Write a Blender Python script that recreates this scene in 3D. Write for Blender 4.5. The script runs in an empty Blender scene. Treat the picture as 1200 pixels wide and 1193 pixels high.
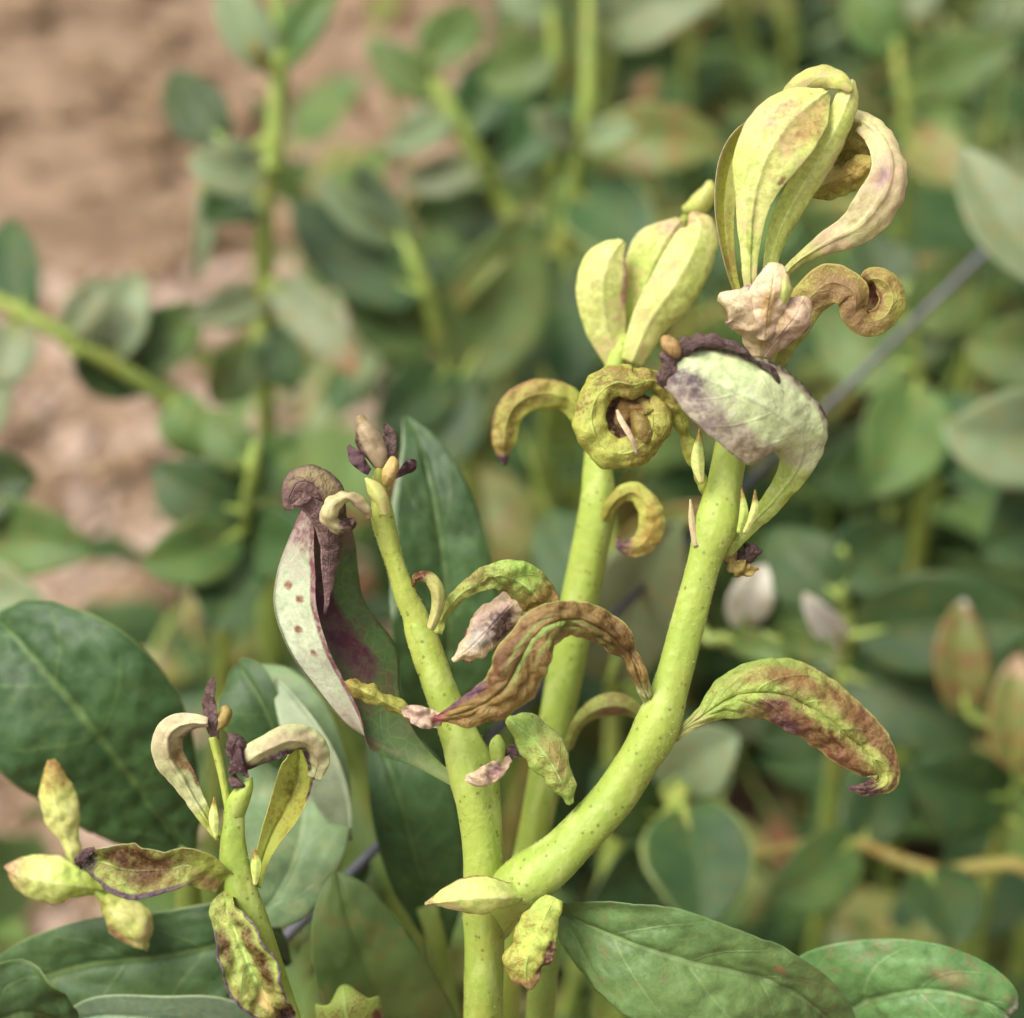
import bpy, math, random
import numpy as np
from mathutils import Vector, Matrix, noise

random.seed(7)
rng = np.random.default_rng(7)
sc = bpy.context.scene
COL = sc.collection
# one Blender unit is ten centimetres (a close-up of a plant); lengths below are written in cm and scaled by U
U = 0.1
sc.unit_settings.scale_length = 0.1

# ------------------------------------------------------------------ camera, sky, sun, exposure
CAM_H, PITCH, LENS, SENS, FOCUS = 55.0, 35.0, 63.0, 36.0, 21.0
cam_d = bpy.data.cameras.new('camera')
cam = bpy.data.objects.new('camera', cam_d)
COL.objects.link(cam)
cam.location = (0, 0, CAM_H * U)
cam.rotation_euler = (math.radians(90 - PITCH), 0, 0)
cam_d.lens = LENS
cam_d.sensor_width = SENS
cam_d.sensor_fit = 'HORIZONTAL'
cam_d.clip_start = 0.01
cam_d.clip_end = 2000
cam_d.dof.use_dof = True
cam_d.dof.focus_distance = FOCUS * U
cam_d.dof.aperture_fstop = 1.4
sc.camera = cam

SUN_EL, SUN_AZ = 62.0, -112.0      # azimuth measured from +Y (into the picture) towards +X
world = bpy.data.worlds.new('World')
sc.world = world
world.use_nodes = True
wn = world.node_tree
wn.nodes.clear()
sky = wn.nodes.new('ShaderNodeTexSky')
sky.sky_type = 'NISHITA'
sky.sun_disc = False
sky.sun_elevation = math.radians(SUN_EL)
sky.sun_rotation = math.radians(SUN_AZ)
sky.dust_density = 9.0
sky.air_density = 1.0
sky.ozone_density = 1.0
bg = wn.nodes.new('ShaderNodeBackground')
bg.inputs['Strength'].default_value = 0.15
wo = wn.nodes.new('ShaderNodeOutputWorld')
hs = wn.nodes.new('ShaderNodeHueSaturation')      # a thinly overcast sky is whiter than a clear one
hs.inputs['Saturation'].default_value = .3
wn.links.new(sky.outputs[0], hs.inputs['Color'])
wn.links.new(hs.outputs[0], bg.inputs['Color'])
wn.links.new(bg.outputs[0], wo.inputs[0])
sun_d = bpy.data.lights.new('sun', 'SUN')
sun_d.energy = 2.0
sun_d.angle = math.radians(30)
sun_d.color = (1.0, 0.93, 0.82)
sun = bpy.data.objects.new('sun', sun_d)
COL.objects.link(sun)
_e, _a = math.radians(SUN_EL), math.radians(SUN_AZ)
_dir = Vector((math.sin(_a) * math.cos(_e), math.cos(_a) * math.cos(_e), math.sin(_e)))
sun.rotation_euler = _dir.to_track_quat('Z', 'Y').to_euler()
sc.view_settings.view_transform = 'Standard'
sc.view_settings.look = 'None'
sc.view_settings.gamma = 1
sc.view_settings.exposure = 0.42
sc.view_settings.use_curve_mapping = False
sc.cycles.use_denoising = True
sc.cycles.max_bounces = 5
sc.cycles.diffuse_bounces = 3
sc.cycles.glossy_bounces = 2
sc.cycles.use_adaptive_sampling = True
sc.cycles.adaptive_threshold = .03
sc.cycles.sample_clamp_indirect = 6

# ------------------------------------------------------------------ geometry helpers
KPX = SENS / LENS / 1200.0
CP, SP = math.cos(math.radians(PITCH)), math.sin(math.radians(PITCH))


def W(px, py, d):
    """sight line through a spot of the 1200 px wide photograph, followed for d cm: a point of the place, in Blender units"""
    X, Y, Z = (px - 600) * KPX * d, (596.5 - py) * KPX * d, -d
    return np.array([X, Y * SP - Z * CP, CAM_H + Y * CP + Z * SP]) * U


VIEW = np.array([0, -CP, SP])         # from the plant towards the photographer


def nrm(v):
    return v / (np.linalg.norm(v, axis=-1, keepdims=True) + 1e-12)


def hexlin(h):
    h = h.lstrip('#')
    c = [int(h[i:i + 2], 16) / 255 for i in (0, 2, 4)]
    return np.array([x / 12.92 if x < .04045 else ((x + .055) / 1.055) ** 2.4 for x in c])


def catmull(keys, n):
    K = np.asarray(keys, float)
    m = len(K)
    P = np.vstack([2 * K[0] - K[1], K, 2 * K[-1] - K[-2]])
    seg = np.r_[0, np.cumsum(np.linalg.norm(np.diff(K[:, :3], axis=0), axis=1) + 1e-9)]
    s = np.linspace(0, seg[-1], n)
    out = []
    for x in s:
        i = min(max(np.searchsorted(seg, x, side='right') - 1, 0), m - 2)
        t = (x - seg[i]) / (seg[i + 1] - seg[i])
        a, b, c, d = P[i], P[i + 1], P[i + 2], P[i + 3]
        out.append(.5 * ((2 * b) + (c - a) * t + (2 * a - 5 * b + 4 * c - d) * t * t + (3 * b - a - 3 * c + d) * t ** 3))
    return np.array(out)


def nz(p, s):
    return noise.noise(Vector(p) * s)


def link(name, mesh, parent=None, loc=None):
    o = bpy.data.objects.new(name, mesh)
    COL.objects.link(o)
    if loc is not None:
        o.location = loc
    if parent is not None:
        o.parent = parent
    return o


def root_at(name, loc, label, cat, group=None):
    o = bpy.data.objects.new(name, None)
    COL.objects.link(o)
    o.empty_display_size = .1
    o.location = loc
    o['label'] = label
    o['category'] = cat
    if group:
        o['group'] = group
    return o


def origin_of(root):
    """world place of a thing, part of a thing, whose parents are only moved"""
    p = np.zeros(3)
    while root is not None:
        p = p + np.array(root.location)
        root = root.parent
    return p


def to_mesh(name, V, F, mats, uv=None, fm=None, paint=None):
    me = bpy.data.meshes.new(name)
    me.from_pydata(V.tolist(), [], F.tolist() if hasattr(F, 'tolist') else F)
    for m in mats:
        me.materials.append(m)
    if fm is not None:
        me.polygons.foreach_set('material_index', np.asarray(fm, np.int32))
    me.polygons.foreach_set('use_smooth', np.ones(len(me.polygons), bool))
    li = np.empty(len(me.loops), np.int32)
    me.loops.foreach_get('vertex_index', li)
    if uv is not None:
        l = me.uv_layers.new(name='UVMap')
        l.data.foreach_set('uv', uv[li].astype(np.float32).ravel())
    if paint is None:
        paint = np.zeros((len(V), 4))
    a = me.color_attributes.new('paint', 'FLOAT_COLOR', 'POINT')
    a.data.foreach_set('color', paint.astype(np.float32).ravel())
    me.update()
    return me


# ------------------------------------------------------------------ materials
def N(nt, t, **kw):
    n = nt.nodes.new(t)
    for k, v in kw.items():
        if k in n.inputs:
            n.inputs[k].default_value = v
        else:
            setattr(n, k, v)
    return n


def math_n(nt, op, a, b=None, c=None, clamp=False):
    n = nt.nodes.new('ShaderNodeMath')
    n.operation = op
    n.use_clamp = clamp
    for i, x in enumerate((a, b, c)):
        if x is None:
            continue
        if isinstance(x, (int, float)):
            n.inputs[i].default_value = x
        else:
            nt.links.new(x, n.inputs[i])
    return n.outputs[0]


def mixc(nt, f, a, b):
    n = nt.nodes.new('ShaderNodeMix')
    n.data_type = 'RGBA'
    if isinstance(f, (int, float)):
        n.inputs['Factor'].default_value = f
    else:
        nt.links.new(f, n.inputs['Factor'])
    for k, x in ((6, a), (7, b)):
        if hasattr(x, 'is_linked'):
            nt.links.new(x, n.inputs[k])
        else:
            n.inputs[k].default_value = (*x, 1)
    return n.outputs[2]


def smooth(nt, x, lo, hi):
    n = nt.nodes.new('ShaderNodeMapRange')
    n.interpolation_type = 'SMOOTHSTEP'
    nt.links.new(x, n.inputs[0])
    n.inputs[1].default_value = lo
    n.inputs[2].default_value = hi
    return n.outputs[0]


def noise_n(nt, vec, scale, detail=3, rough=.55):
    n = N(nt, 'ShaderNodeTexNoise', Scale=scale, Detail=detail, Roughness=rough)
    nt.links.new(vec, n.inputs['Vector'])
    return n.outputs[0]


_ZERO = 0.0


def new_mat(name):
    m = bpy.data.materials.new(name)
    m.use_nodes = True
    nt = m.node_tree
    nt.nodes.clear()
    return m, nt


def leaf_mat(name, c1, c2, mottle='#6b5226', mot=.0, mscale=70, vein='#b8c070', vamt=.0, nveins=7, rough=.45,
             spec=.35, transl=.2, spots=None, spamt=0.0, bump=.25, lowscale=9, k=.9, lite=False, net=.08):
    """procedural leaf: two tones of the blade, fine mottle, pale veins, painted blotches broken up by noise"""
    m, nt = new_mat(name)
    L = nt.links
    if not lite:
        mscale *= 2.3
    c1, c2, mottle, vein = [hexlin(x) * k for x in (c1, c2, mottle, vein)]
    tc = N(nt, 'ShaderNodeTexCoord')
    oi = N(nt, 'ShaderNodeObjectInfo')
    off = N(nt, 'ShaderNodeVectorMath', operation='MULTIPLY_ADD')
    L.new(oi.outputs['Random'], off.inputs[0])
    off.inputs[1].default_value = (17, 31, 23)
    L.new(tc.outputs['Object'], off.inputs[2])
    vec = off.outputs[0]
    base = mixc(nt, smooth(nt, noise_n(nt, vec, lowscale, 2), .35, .65), c1, c2)
    fine = noise_n(nt, vec, mscale, 2 if lite else 4, .65)
    big = fine if lite else noise_n(nt, vec, lowscale * 1.7, 2)
    if mot > 0:
        f = smooth(nt, math_n(nt, 'ADD', fine, math_n(nt, 'MULTIPLY', math_n(nt, 'SUBTRACT', big, .5), .9)), .62 - .25 * mot, .70 - .18 * mot)
        base = mixc(nt, math_n(nt, 'MULTIPLY', f, min(1, .45 + mot * .5)), base, mottle)
    sep = N(nt, 'ShaderNodeSeparateXYZ')
    L.new(tc.outputs['UV'], sep.inputs[0])
    uu = math_n(nt, 'ABSOLUTE', math_n(nt, 'MULTIPLY_ADD', sep.outputs[0], 2, -1))
    vv = sep.outputs[1]
    w = vv if lite else math_n(nt, 'MULTIPLY_ADD', math_n(nt, 'SUBTRACT', noise_n(nt, vec, 12, 1), .5), .05, vv)
    ph = math_n(nt, 'FRACT', math_n(nt, 'MULTIPLY', math_n(nt, 'SUBTRACT', w, math_n(nt, 'MULTIPLY', math_n(nt, 'POWER', uu, 1.25), .2)), nveins))
    side = smooth(nt, math_n(nt, 'ABSOLUTE', math_n(nt, 'SUBTRACT', ph, .5)), .055, .0)
    side = math_n(nt, 'MULTIPLY', side, smooth(nt, uu, 1.0, .55))
    mid = smooth(nt, uu, .06, .015)
    vn = math_n(nt, 'MAXIMUM', math_n(nt, 'MULTIPLY', side, .55), mid)
    if vamt > 0:
        base = mixc(nt, math_n(nt, 'MULTIPLY', vn, vamt), base, vein)
    ne = None
    if not lite:                                     # fine net of the smallest veins
        nv = N(nt, 'ShaderNodeTexVoronoi', feature='DISTANCE_TO_EDGE', Scale=mscale * 1.3, Randomness=1.0)
        L.new(vec, nv.inputs['Vector'])
        ne = smooth(nt, nv.outputs['Distance'], .11, .0)
        base = mixc(nt, math_n(nt, 'MULTIPLY', ne, net), base, vein)
    if spots is not None:
        vo = N(nt, 'ShaderNodeTexVoronoi', Scale=mscale * .45, Randomness=1.0)
        L.new(vec, vo.inputs['Vector'])
        sp = smooth(nt, vo.outputs['Distance'], .05 + .3 * spamt, .0)
        sp = math_n(nt, 'MULTIPLY', sp, smooth(nt, big, .45, .6))
        base = mixc(nt, sp, base, hexlin(spots) * k)
    at = N(nt, 'ShaderNodeAttribute', attribute_name='paint')
    pa = math_n(nt, 'MULTIPLY', at.outputs['Alpha'], math_n(nt, 'MULTIPLY_ADD', fine if lite else noise_n(nt, vec, mscale * .4, 5, .7), 1.7, .15))
    pf = smooth(nt, pa, .22, .75)
    pcol = mixc(nt, math_n(nt, 'MULTIPLY', smooth(nt, fine, .42, .62), .35), at.outputs['Color'], base)
    base = mixc(nt, pf, base, pcol)
    if not lite:                                     # fine grain of the tissue
        gr = N(nt, 'ShaderNodeMix', data_type='RGBA', blend_type='MULTIPLY')
        gr.inputs['Factor'].default_value = 1
        L.new(base, gr.inputs[6])
        gv = math_n(nt, 'MULTIPLY_ADD', fine, 1.1, .42)
        cb = N(nt, 'ShaderNodeCombineXYZ')
        for q in range(3):
            L.new(gv, cb.inputs[q])
        L.new(cb.outputs[0], gr.inputs[7])
        base = gr.outputs[2]
    hv = N(nt, 'ShaderNodeHueSaturation')
    L.new(math_n(nt, 'MULTIPLY_ADD', oi.outputs['Random'], .3, .85), hv.inputs['Value'])
    L.new(math_n(nt, 'MULTIPLY_ADD', oi.outputs['Random'], .03, .485), hv.inputs['Hue'])
    L.new(base, hv.inputs['Color'])
    base = hv.outputs[0]
    bs = N(nt, 'ShaderNodeBsdfPrincipled', Roughness=rough)
    bs.inputs['Specular IOR Level'].default_value = spec
    L.new(math_n(nt, 'MULTIPLY_ADD', fine, .35, rough - .15), bs.inputs['Roughness'])
    L.new(base, bs.inputs['Base Color'])
    bp = None if lite else N(nt, 'ShaderNodeBump', Strength=min(1, bump * 1.0), Distance=.008)
    hgt = math_n(nt, 'ADD', math_n(nt, 'MULTIPLY', fine, .8), math_n(nt, 'MULTIPLY', vn, -.35 if vamt < .3 else .35))
    if not lite:
        L.new(hgt, bp.inputs['Height'])
        L.new(bp.outputs[0], bs.inputs['Normal'])
    tr = N(nt, 'ShaderNodeBsdfTranslucent')
    gm = N(nt, 'ShaderNodeGamma', Gamma=.8)
    L.new(base, gm.inputs[0])
    L.new(gm.outputs[0], tr.inputs['Color'])
    mx = N(nt, 'ShaderNodeMixShader', Fac=transl)
    L.new(bs.outputs[0], mx.inputs[1])
    L.new(tr.outputs[0], mx.inputs[2])
    out = N(nt, 'ShaderNodeOutputMaterial')
    L.new(mx.outputs[0], out.inputs[0])
    return m


def stem_mat(name, c1, c2, speck='#6d6a2a', blush='#b58a48', bl=.0, k=.9):
    m, nt = new_mat(name)
    L = nt.links
    tc = N(nt, 'ShaderNodeTexCoord')
    vec = tc.outputs['Object']
    st = N(nt, 'ShaderNodeMapping')
    st.inputs['Scale'].default_value = (40, 40, 5)
    L.new(vec, st.inputs[0])
    base = mixc(nt, smooth(nt, noise_n(nt, vec, 5, 3), .35, .65), hexlin(c1) * k, hexlin(c2) * k)
    base = mixc(nt, math_n(nt, 'MULTIPLY', smooth(nt, noise_n(nt, st.outputs[0], 1, 3), .5, .7), .22), base, hexlin('#dbe39a') * k)
    if bl > 0:
        base = mixc(nt, math_n(nt, 'MULTIPLY', smooth(nt, noise_n(nt, vec, 11, 4), .5, .7), bl), base, hexlin(blush) * k)
    vo = N(nt, 'ShaderNodeTexVoronoi', Scale=85, Randomness=1.0)
    L.new(vec, vo.inputs['Vector'])
    sp = smooth(nt, vo.outputs['Distance'], .24, .12)
    sp = math_n(nt, 'MULTIPLY', sp, smooth(nt, noise_n(nt, vec, 14, 2), .34, .55))
    base = mixc(nt, math_n(nt, 'MULTIPLY', sp, .7), base, hexlin(speck) * k)
    fine = noise_n(nt, vec, 90, 4)
    base = mixc(nt, math_n(nt, 'MULTIPLY', smooth(nt, fine, .5, .7), .25), base, hexlin('#8a9a3c') * k)
    bs = N(nt, 'ShaderNodeBsdfPrincipled', Roughness=.5)
    bs.inputs['Specular IOR Level'].default_value = .3
    L.new(base, bs.inputs['Base Color'])
    bp = N(nt, 'ShaderNodeBump', Strength=.3, Distance=.006)
    L.new(math_n(nt, 'ADD', fine, math_n(nt, 'MULTIPLY', noise_n(nt, st.outputs[0], 1.3, 3), .9)), bp.inputs['Height'])
    L.new(bp.outputs[0], bs.inputs['Normal'])
    out = N(nt, 'ShaderNodeOutputMaterial')
    L.new(bs.outputs[0], out.inputs[0])
    return m


def plain_mat(name, c1, c2, scale=20, rough=.8, bump=.4, k=.9, spec=.3, dist=.01):
    m, nt = new_mat(name)
    L = nt.links
    tc = N(nt, 'ShaderNodeTexCoord')
    f = noise_n(nt, tc.outputs['Object'], scale, 6, .62)
    bs = N(nt, 'ShaderNodeBsdfPrincipled', Roughness=rough)
    bs.inputs['Specular IOR Level'].default_value = spec
    L.new(mixc(nt, smooth(nt, f, .35, .65), hexlin(c1) * k, hexlin(c2) * k), bs.inputs['Base Color'])
    bp = N(nt, 'ShaderNodeBump', Strength=bump, Distance=dist)
    L.new(f, bp.inputs['Height'])
    L.new(bp.outputs[0], bs.inputs['Normal'])
    out = N(nt, 'ShaderNodeOutputMaterial')
    L.new(bs.outputs[0], out.inputs[0])
    return m


PURPLE, DARK, BROWN, PINK, RUST = '#6a4458', '#33222a', '#7a5a2e', '#b98a86', '#9a5f3c'
LIME, GREEN, OLIVE, CREAM = '#b4c255', '#7f9a4a', '#8a8a3a', '#d9d3a4'
M = {
    'stem': stem_mat('lime stem', '#a3b552', '#8fa546', bl=.3, blush='#a58f48'),
    'stem_y': stem_mat('yellowed stem', '#a9b452', '#96a548', bl=.6, blush='#9c8444'),
    'stem_bg': stem_mat('green twig', '#93a84e', '#7e9345', bl=.25),
    'stem_rust': stem_mat('rusty twig', '#9a7a40', '#8a8a45', bl=.5, blush='#94552f'),
    'tip': leaf_mat('pale young leaf', '#e0e290', '#cdda72', '#cfa88c', .25, 60, '#e8eab0', .3, transl=.38, k=1.0),
    'tip_in': leaf_mat('olive inner leaf face', '#b4b854', '#9aa646', '#86652c', .3, 60, transl=.36),
    'blush': leaf_mat('blushed young leaf', '#dcd49a', '#d4c298', '#bf9484', .3, 50, transl=.32),
    'mott': leaf_mat('mottled sick leaf', '#bcc45c', '#b5a656', '#8a6636', .6, 80, '#b4cf66', .5, net=.22, bump=.5, transl=.15),
    'mott_b': leaf_mat('browned sick leaf', '#a88f54', '#94803f', '#664a26', .6, 80, '#b3a85a', .35, net=.2, bump=.5, transl=.12),
    'mott_g': leaf_mat('green sick leaf', '#a2be56', '#acb25a', '#80603a', .6, 80, '#b8d87c', .7, net=.22, bump=.5, transl=.18),
    'under': leaf_mat('pale leaf underside', '#d0d49a', '#c2c98c', '#a89a70', .3, 60, '#d5d8a4', .3, transl=.2),
    'white': leaf_mat('blanched leaf', '#dae4ac', '#cbd89c', '#a89a8e', .3, 55, '#d7dabd', .3, bump=.35, transl=.2),
    'whiteg': leaf_mat('dull blanched leaf', '#c6cdac', '#b6c09c', '#a09088', .25, 45, '#ced4b6', .25, transl=.15),
    'purple': leaf_mat('purple withered leaf', '#795c5a', '#5f4748', '#3a2827', .5, 80, bump=.8, transl=.08),
    'pinkp': leaf_mat('pinkish purple leaf', '#e8cfa8', '#dcbca0', '#9c7884', .15, 60, bump=.5, transl=.2),
    'dark_in': leaf_mat('dark folded face', '#56703e', '#5f6a42', '#5c4038', .3, 20, transl=.2),
    'big': leaf_mat('glossy mature leaf', '#7c9c58', '#688b4e', '#7a6248', .08, 30, '#9db87a', .6, 6, rough=.45, spec=.35, transl=.15,
                    spots='#7f6a48', spamt=.12, lowscale=6, bump=.3, k=.75),
    'bigs': leaf_mat('smooth mature leaf', '#567c45', '#476a3c', '#5c7540', .1, 20, '#8aa85c', .5, 5, rough=.48, spec=.35, transl=.15, lowscale=5, k=.6),
    'bigu': leaf_mat('mature leaf underside', '#8ba583', '#7d9a78', '#8a9a70', .2, 40, '#a9bd94', .35, 5, transl=.2, k=.75),
    'bgd': leaf_mat('dark green leaf', '#587843', '#466838', '#70783a', .12, 25, '#8a9650', .3, 5, rough=.5, spec=.3, transl=.2, k=.52, lite=True),
    'bgm': leaf_mat('green leaf', '#7c9a52', '#648444', '#8c8a4a', .18, 25, '#8f9e58', .3, 5, rough=.5, spec=.3, transl=.24, k=.6, lite=True),
    'bgp': leaf_mat('pale green leaf', '#a0b084', '#8b9f70', '#a39a66', .2, 25, '#b5c293', .25, 5, rough=.5, transl=.22, k=.66, lite=True),
    'bgo': leaf_mat('olive leaf', '#8f9650', '#7a8a48', '#9a6a44', .4, 25, '#b4b45e', .3, 5, transl=.28, k=.75, lite=True),
    'under_sage': leaf_mat('pale grey green underside', '#b4c4a0', '#a6b894', '#a8b088', .1, 15, '#c2cfae', .4, 5, rough=.6, spec=.2, transl=.2, k=.9),
    'sage': leaf_mat('grey green leaf', '#84a070', '#728f62', '#8a9466', .15, 15, '#a4b884', .4, 5, rough=.5, spec=.3, transl=.2, k=.85),
    'bgx': leaf_mat('dead brown leaf', '#a87a58', '#8a6248', '#6a4a36', .4, 25, '#b58a68', .2, 5, rough=.7, spec=.15, transl=.15, k=.7, lite=True),
    'bgw': leaf_mat('whitened leaf', '#fffdf0', '#f6f2de', '#d8c8a8', .1, 30, transl=.45, lite=True),
}
M['hair'] = plain_mat('pale hair', '#d8dc9a', '#c8cf86', 5, .6, 0)
M_SOIL = plain_mat('dry soil', '#97806a', '#6f5b49', 2.2, .95, .6, .9, .1, .06)
M_CLOD = plain_mat('soil clod', '#90795f', '#7a6550', 14, .95, .5, .9, .1, .03)
M_CHIP = plain_mat('dry chip', '#c0aa98', '#9a8474', 20, .9, .4, .9, .15)
M_WIRE = plain_mat('weathered grey wire', '#83838c', '#6c6c76', 25, .55, .2, .9, .4)
M_DRY = plain_mat('dry black tissue', '#5c4448', '#3a2a2e', 40, .8, .8, .9, .25)
M_TAN = leaf_mat('tan dried bud', '#c2a468', '#b08c54', '#80603a', .5, 60, bump=.5, transl=.1)


# ------------------------------------------------------------------ builders
def paint_of(items, u, v):
    col = np.zeros((len(u), 3))
    al = np.zeros(len(u))
    for it in items:
        t = it[0]
        if t == 'e':                                    # margin: side, v0, v1, width, colour, strength
            _, sd, v0, v1, wd, c, s = it
            uu = np.abs(u) if sd == 0 else u * sd
            a = np.clip((uu - (1 - wd)) / wd * 1.6, 0, 1) * np.clip((v - v0) / .06, 0, 1) * np.clip((v1 - v) / .06, 0, 1)
        elif t == 't':                                  # tip: from v0 on
            _, v0, sf, c, s = it
            a = np.clip((v - v0) / sf, 0, 1)
        elif t == 'b':                                  # base: up to v0
            _, v0, sf, c, s = it
            a = np.clip((v0 - v) / sf, 0, 1)
        elif t == 'g':                                  # blotch
            _, vc, uc, rv, ru, c, s = it
            a = np.exp(-((v - vc) / rv) ** 2 - ((u - uc) / ru) ** 2)
        a = a * s
        c = hexlin(c) * .85
        na = a + al * (1 - a)
        col = np.where(na[:, None] > 1e-6, (c * a[:, None] + col * (al * (1 - a))[:, None]) / np.maximum(na, 1e-6)[:, None], col)
        al = na
    return np.c_[col, al]


def lerp_keys(val, m):
    a = np.asarray(val, float)
    if a.ndim == 0:
        return np.full(m, float(a))
    return np.interp(np.linspace(0, 1, m), np.linspace(0, 1, len(a)), a)


def ribbon(pts, hw, Z=None, aL=0, aR=0, cL=0, cR=0, roll=0, n=60, nu=11, thick=.019, ruff=0.0, rfreq=9, ridge=0.0, transport=False,
           sang=None, blister=0.0, seed=0.0, veins=0, vdep=.0022):
    """blade along a midrib: pts (x, y, cm behind the focus) ; half widths in photo pixels at the focus; aL/aR fold of each half, cL/cR its roll-up"""
    m = len(pts)
    P = []
    sc_ = 1.0
    for p in pts:
        x, y = p[0], p[1]
        if Z:
            ox, oy, sc_ = Z
            x, y = ox + x * sc_, oy + y * sc_
        P.append(W(x, y, FOCUS + p[2]))
    P = np.array(P)
    h = np.asarray(hw, float)
    if h.ndim == 1:
        h = np.c_[h, h]
    h = h * sc_ * KPX * FOCUS * U
    K = np.c_[P, h, lerp_keys(aL, m), lerp_keys(aR, m), lerp_keys(cL, m), lerp_keys(cR, m), lerp_keys(roll, m)]
    R = catmull(K, n)
    C = R[:, :3]
    T = nrm(np.gradient(C, axis=0))
    if not transport:
        S = nrm(np.cross(T, VIEW))
        for i in range(1, n):
            if np.dot(S[i], S[i - 1]) < -.3:
                S[i:] = -S[i:]
    else:
        S = np.zeros_like(T)
        s0 = nrm(np.cross(T[0], VIEW))
        S[0] = s0
        for i in range(1, n):
            s = S[i - 1] - T[i] * np.dot(S[i - 1], T[i])
            S[i] = nrm(s)
    if sang is not None:                               # across-blade direction given outright, degrees from the horizontal
        an = np.radians(np.interp(np.linspace(0, 1, n), np.linspace(0, 1, len(sang)), sang))[:, None]
        S = np.cos(an) * np.array([1, 0, 0]) + np.sin(an) * np.array([0, SP, CP])
    Nn = nrm(np.cross(S, T))
    ro = np.radians(R[:, 9])[:, None]
    S, Nn = S * np.cos(ro) + Nn * np.sin(ro), Nn * np.cos(ro) - S * np.sin(ro)
    hl, hr = np.maximum(R[:, 3], .0006), np.maximum(R[:, 4], .0006)
    if abs(np.max(np.abs(R[:, 5]))) < 95:              # half widths are widths across: lengthen halves that bend or roll up
        q = (np.arange(20) + .5) / 20
        hl = hl / np.maximum(np.cos(np.radians(R[:, 5:6] + R[:, 7:8] * q)).mean(1), .5)
        hr = hr / np.maximum(np.cos(np.radians(R[:, 6:7] + R[:, 8:9] * q)).mean(1), .5)
    us = np.linspace(-1, 1, 2 * nu + 1)
    us = np.sign(us) * np.abs(us) ** .9
    G = np.zeros((n, len(us), 3))
    sub = 14
    for j, u in enumerate(us):
        right = u >= 0
        a0 = np.radians(R[:, 6] if right else R[:, 5])
        cc = np.radians(R[:, 8] if right else R[:, 7])
        hh = hr if right else hl
        s = abs(u)
        xs, ns = np.zeros(n), np.zeros(n)
        for q in range(sub):
            sm = (q + .5) / sub * s
            th = a0 + cc * sm
            xs += np.cos(th) * s / sub
            ns += np.sin(th) * s / sub
        G[:, j] = C + S * ((1 if right else -1) * xs * hh)[:, None] + Nn * (ns * hh)[:, None]
    vv = np.linspace(0, 1, n)
    Ug, Vg = np.meshgrid(us, vv)
    # surface normal by finite differences, then margin waves, blisters and the raised midrib
    dU = np.gradient(G, axis=1)
    dV = np.gradient(G, axis=0)
    NN = nrm(np.cross(dU, dV))
    hm = np.maximum(hl, hr)
    if ruff or ridge or blister or veins:
        D = np.zeros((n, len(us)))
        for i in range(n):
            for j, u in enumerate(us):
                p = G[i, j]
                if ruff:
                    D[i, j] += ruff * hm[i] * abs(u) ** 1.6 * noise.noise(Vector((vv[i] * rfreq + seed, u * 1.5, seed * 3.1)))
                if blister:
                    D[i, j] += blister * .01 * (noise.noise(Vector(p * 34 + seed)) * .8 + .5 * noise.noise(Vector(p * 90 + seed)))
                if ridge:
                    D[i, j] -= ridge * .0028 * math.exp(-(u / .09) ** 2)
                if veins:
                    phv = ((vv[i] - .2 * abs(u) ** 1.25) * veins) % 1
                    D[i, j] -= vdep * math.exp(-((phv - .5) / .10) ** 2) * (1 - abs(u) ** 2)
        G = G + NN * D[:, :, None]
        NN = nrm(np.cross(np.gradient(G, axis=1), np.gradient(G, axis=0)))
    tk = thick * U * (1 - .55 * np.abs(Ug) ** 4) * np.minimum(1, hm[:, None] / .02)
    top = G + NN * tk[:, :, None] * .5
    bot = G - NN * tk[:, :, None] * .5
    nv = len(us)
    V = np.vstack([top.reshape(-1, 3), bot.reshape(-1, 3)])
    ii, jj = np.meshgrid(np.arange(n - 1), np.arange(nv - 1), indexing='ij')
    a = (ii * nv + jj).ravel()
    Ft = np.c_[a, a + 1, a + nv + 1, a + nv]
    o = n * nv
    Fb = np.c_[a + o, a + nv + o, a + nv + 1 + o, a + 1 + o]
    rim = []
    e = np.arange(n - 1) * nv
    rim.append(np.c_[e, e + nv, e + nv + o, e + o])
    e2 = e + nv - 1
    rim.append(np.c_[e2, e2 + o, e2 + nv + o, e2 + nv])
    b = np.arange(nv - 1)
    rim.append(np.c_[b, b + o, b + 1 + o, b + 1])
    b2 = b + (n - 1) * nv
    rim.append(np.c_[b2, b2 + 1, b2 + 1 + o, b2 + o])
    Fr = np.vstack(rim)
    F = np.vstack([Ft, Fb, Fr])
    fm = np.r_[np.zeros(len(Ft)), np.ones(len(Fb)), np.ones(len(Fr))]
    uv = np.c_[np.tile((Ug.ravel() + 1) / 2, 2), np.tile(Vg.ravel(), 2)]
    return V, F, fm, uv, np.tile(Ug.ravel(), 2), np.tile(Vg.ravel(), 2), C[0]


def leaf(root, pts, hw, mat='mott', under=None, Z=None, paint=(), name='leaf', label=None, **kw):
    V, F, fm, uv, u, v, base = ribbon(pts, hw, Z, **kw)
    me = to_mesh(name, V - base, F, [M[mat] if isinstance(mat, str) else mat, M[under or mat] if isinstance(under or mat, str) else (under or mat)],
                 uv, fm, paint_of(paint, u, v))
    o = link(name, me, root, Vector(base - origin_of(root)))
    if label:
        o['label'] = label
    return o


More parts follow.
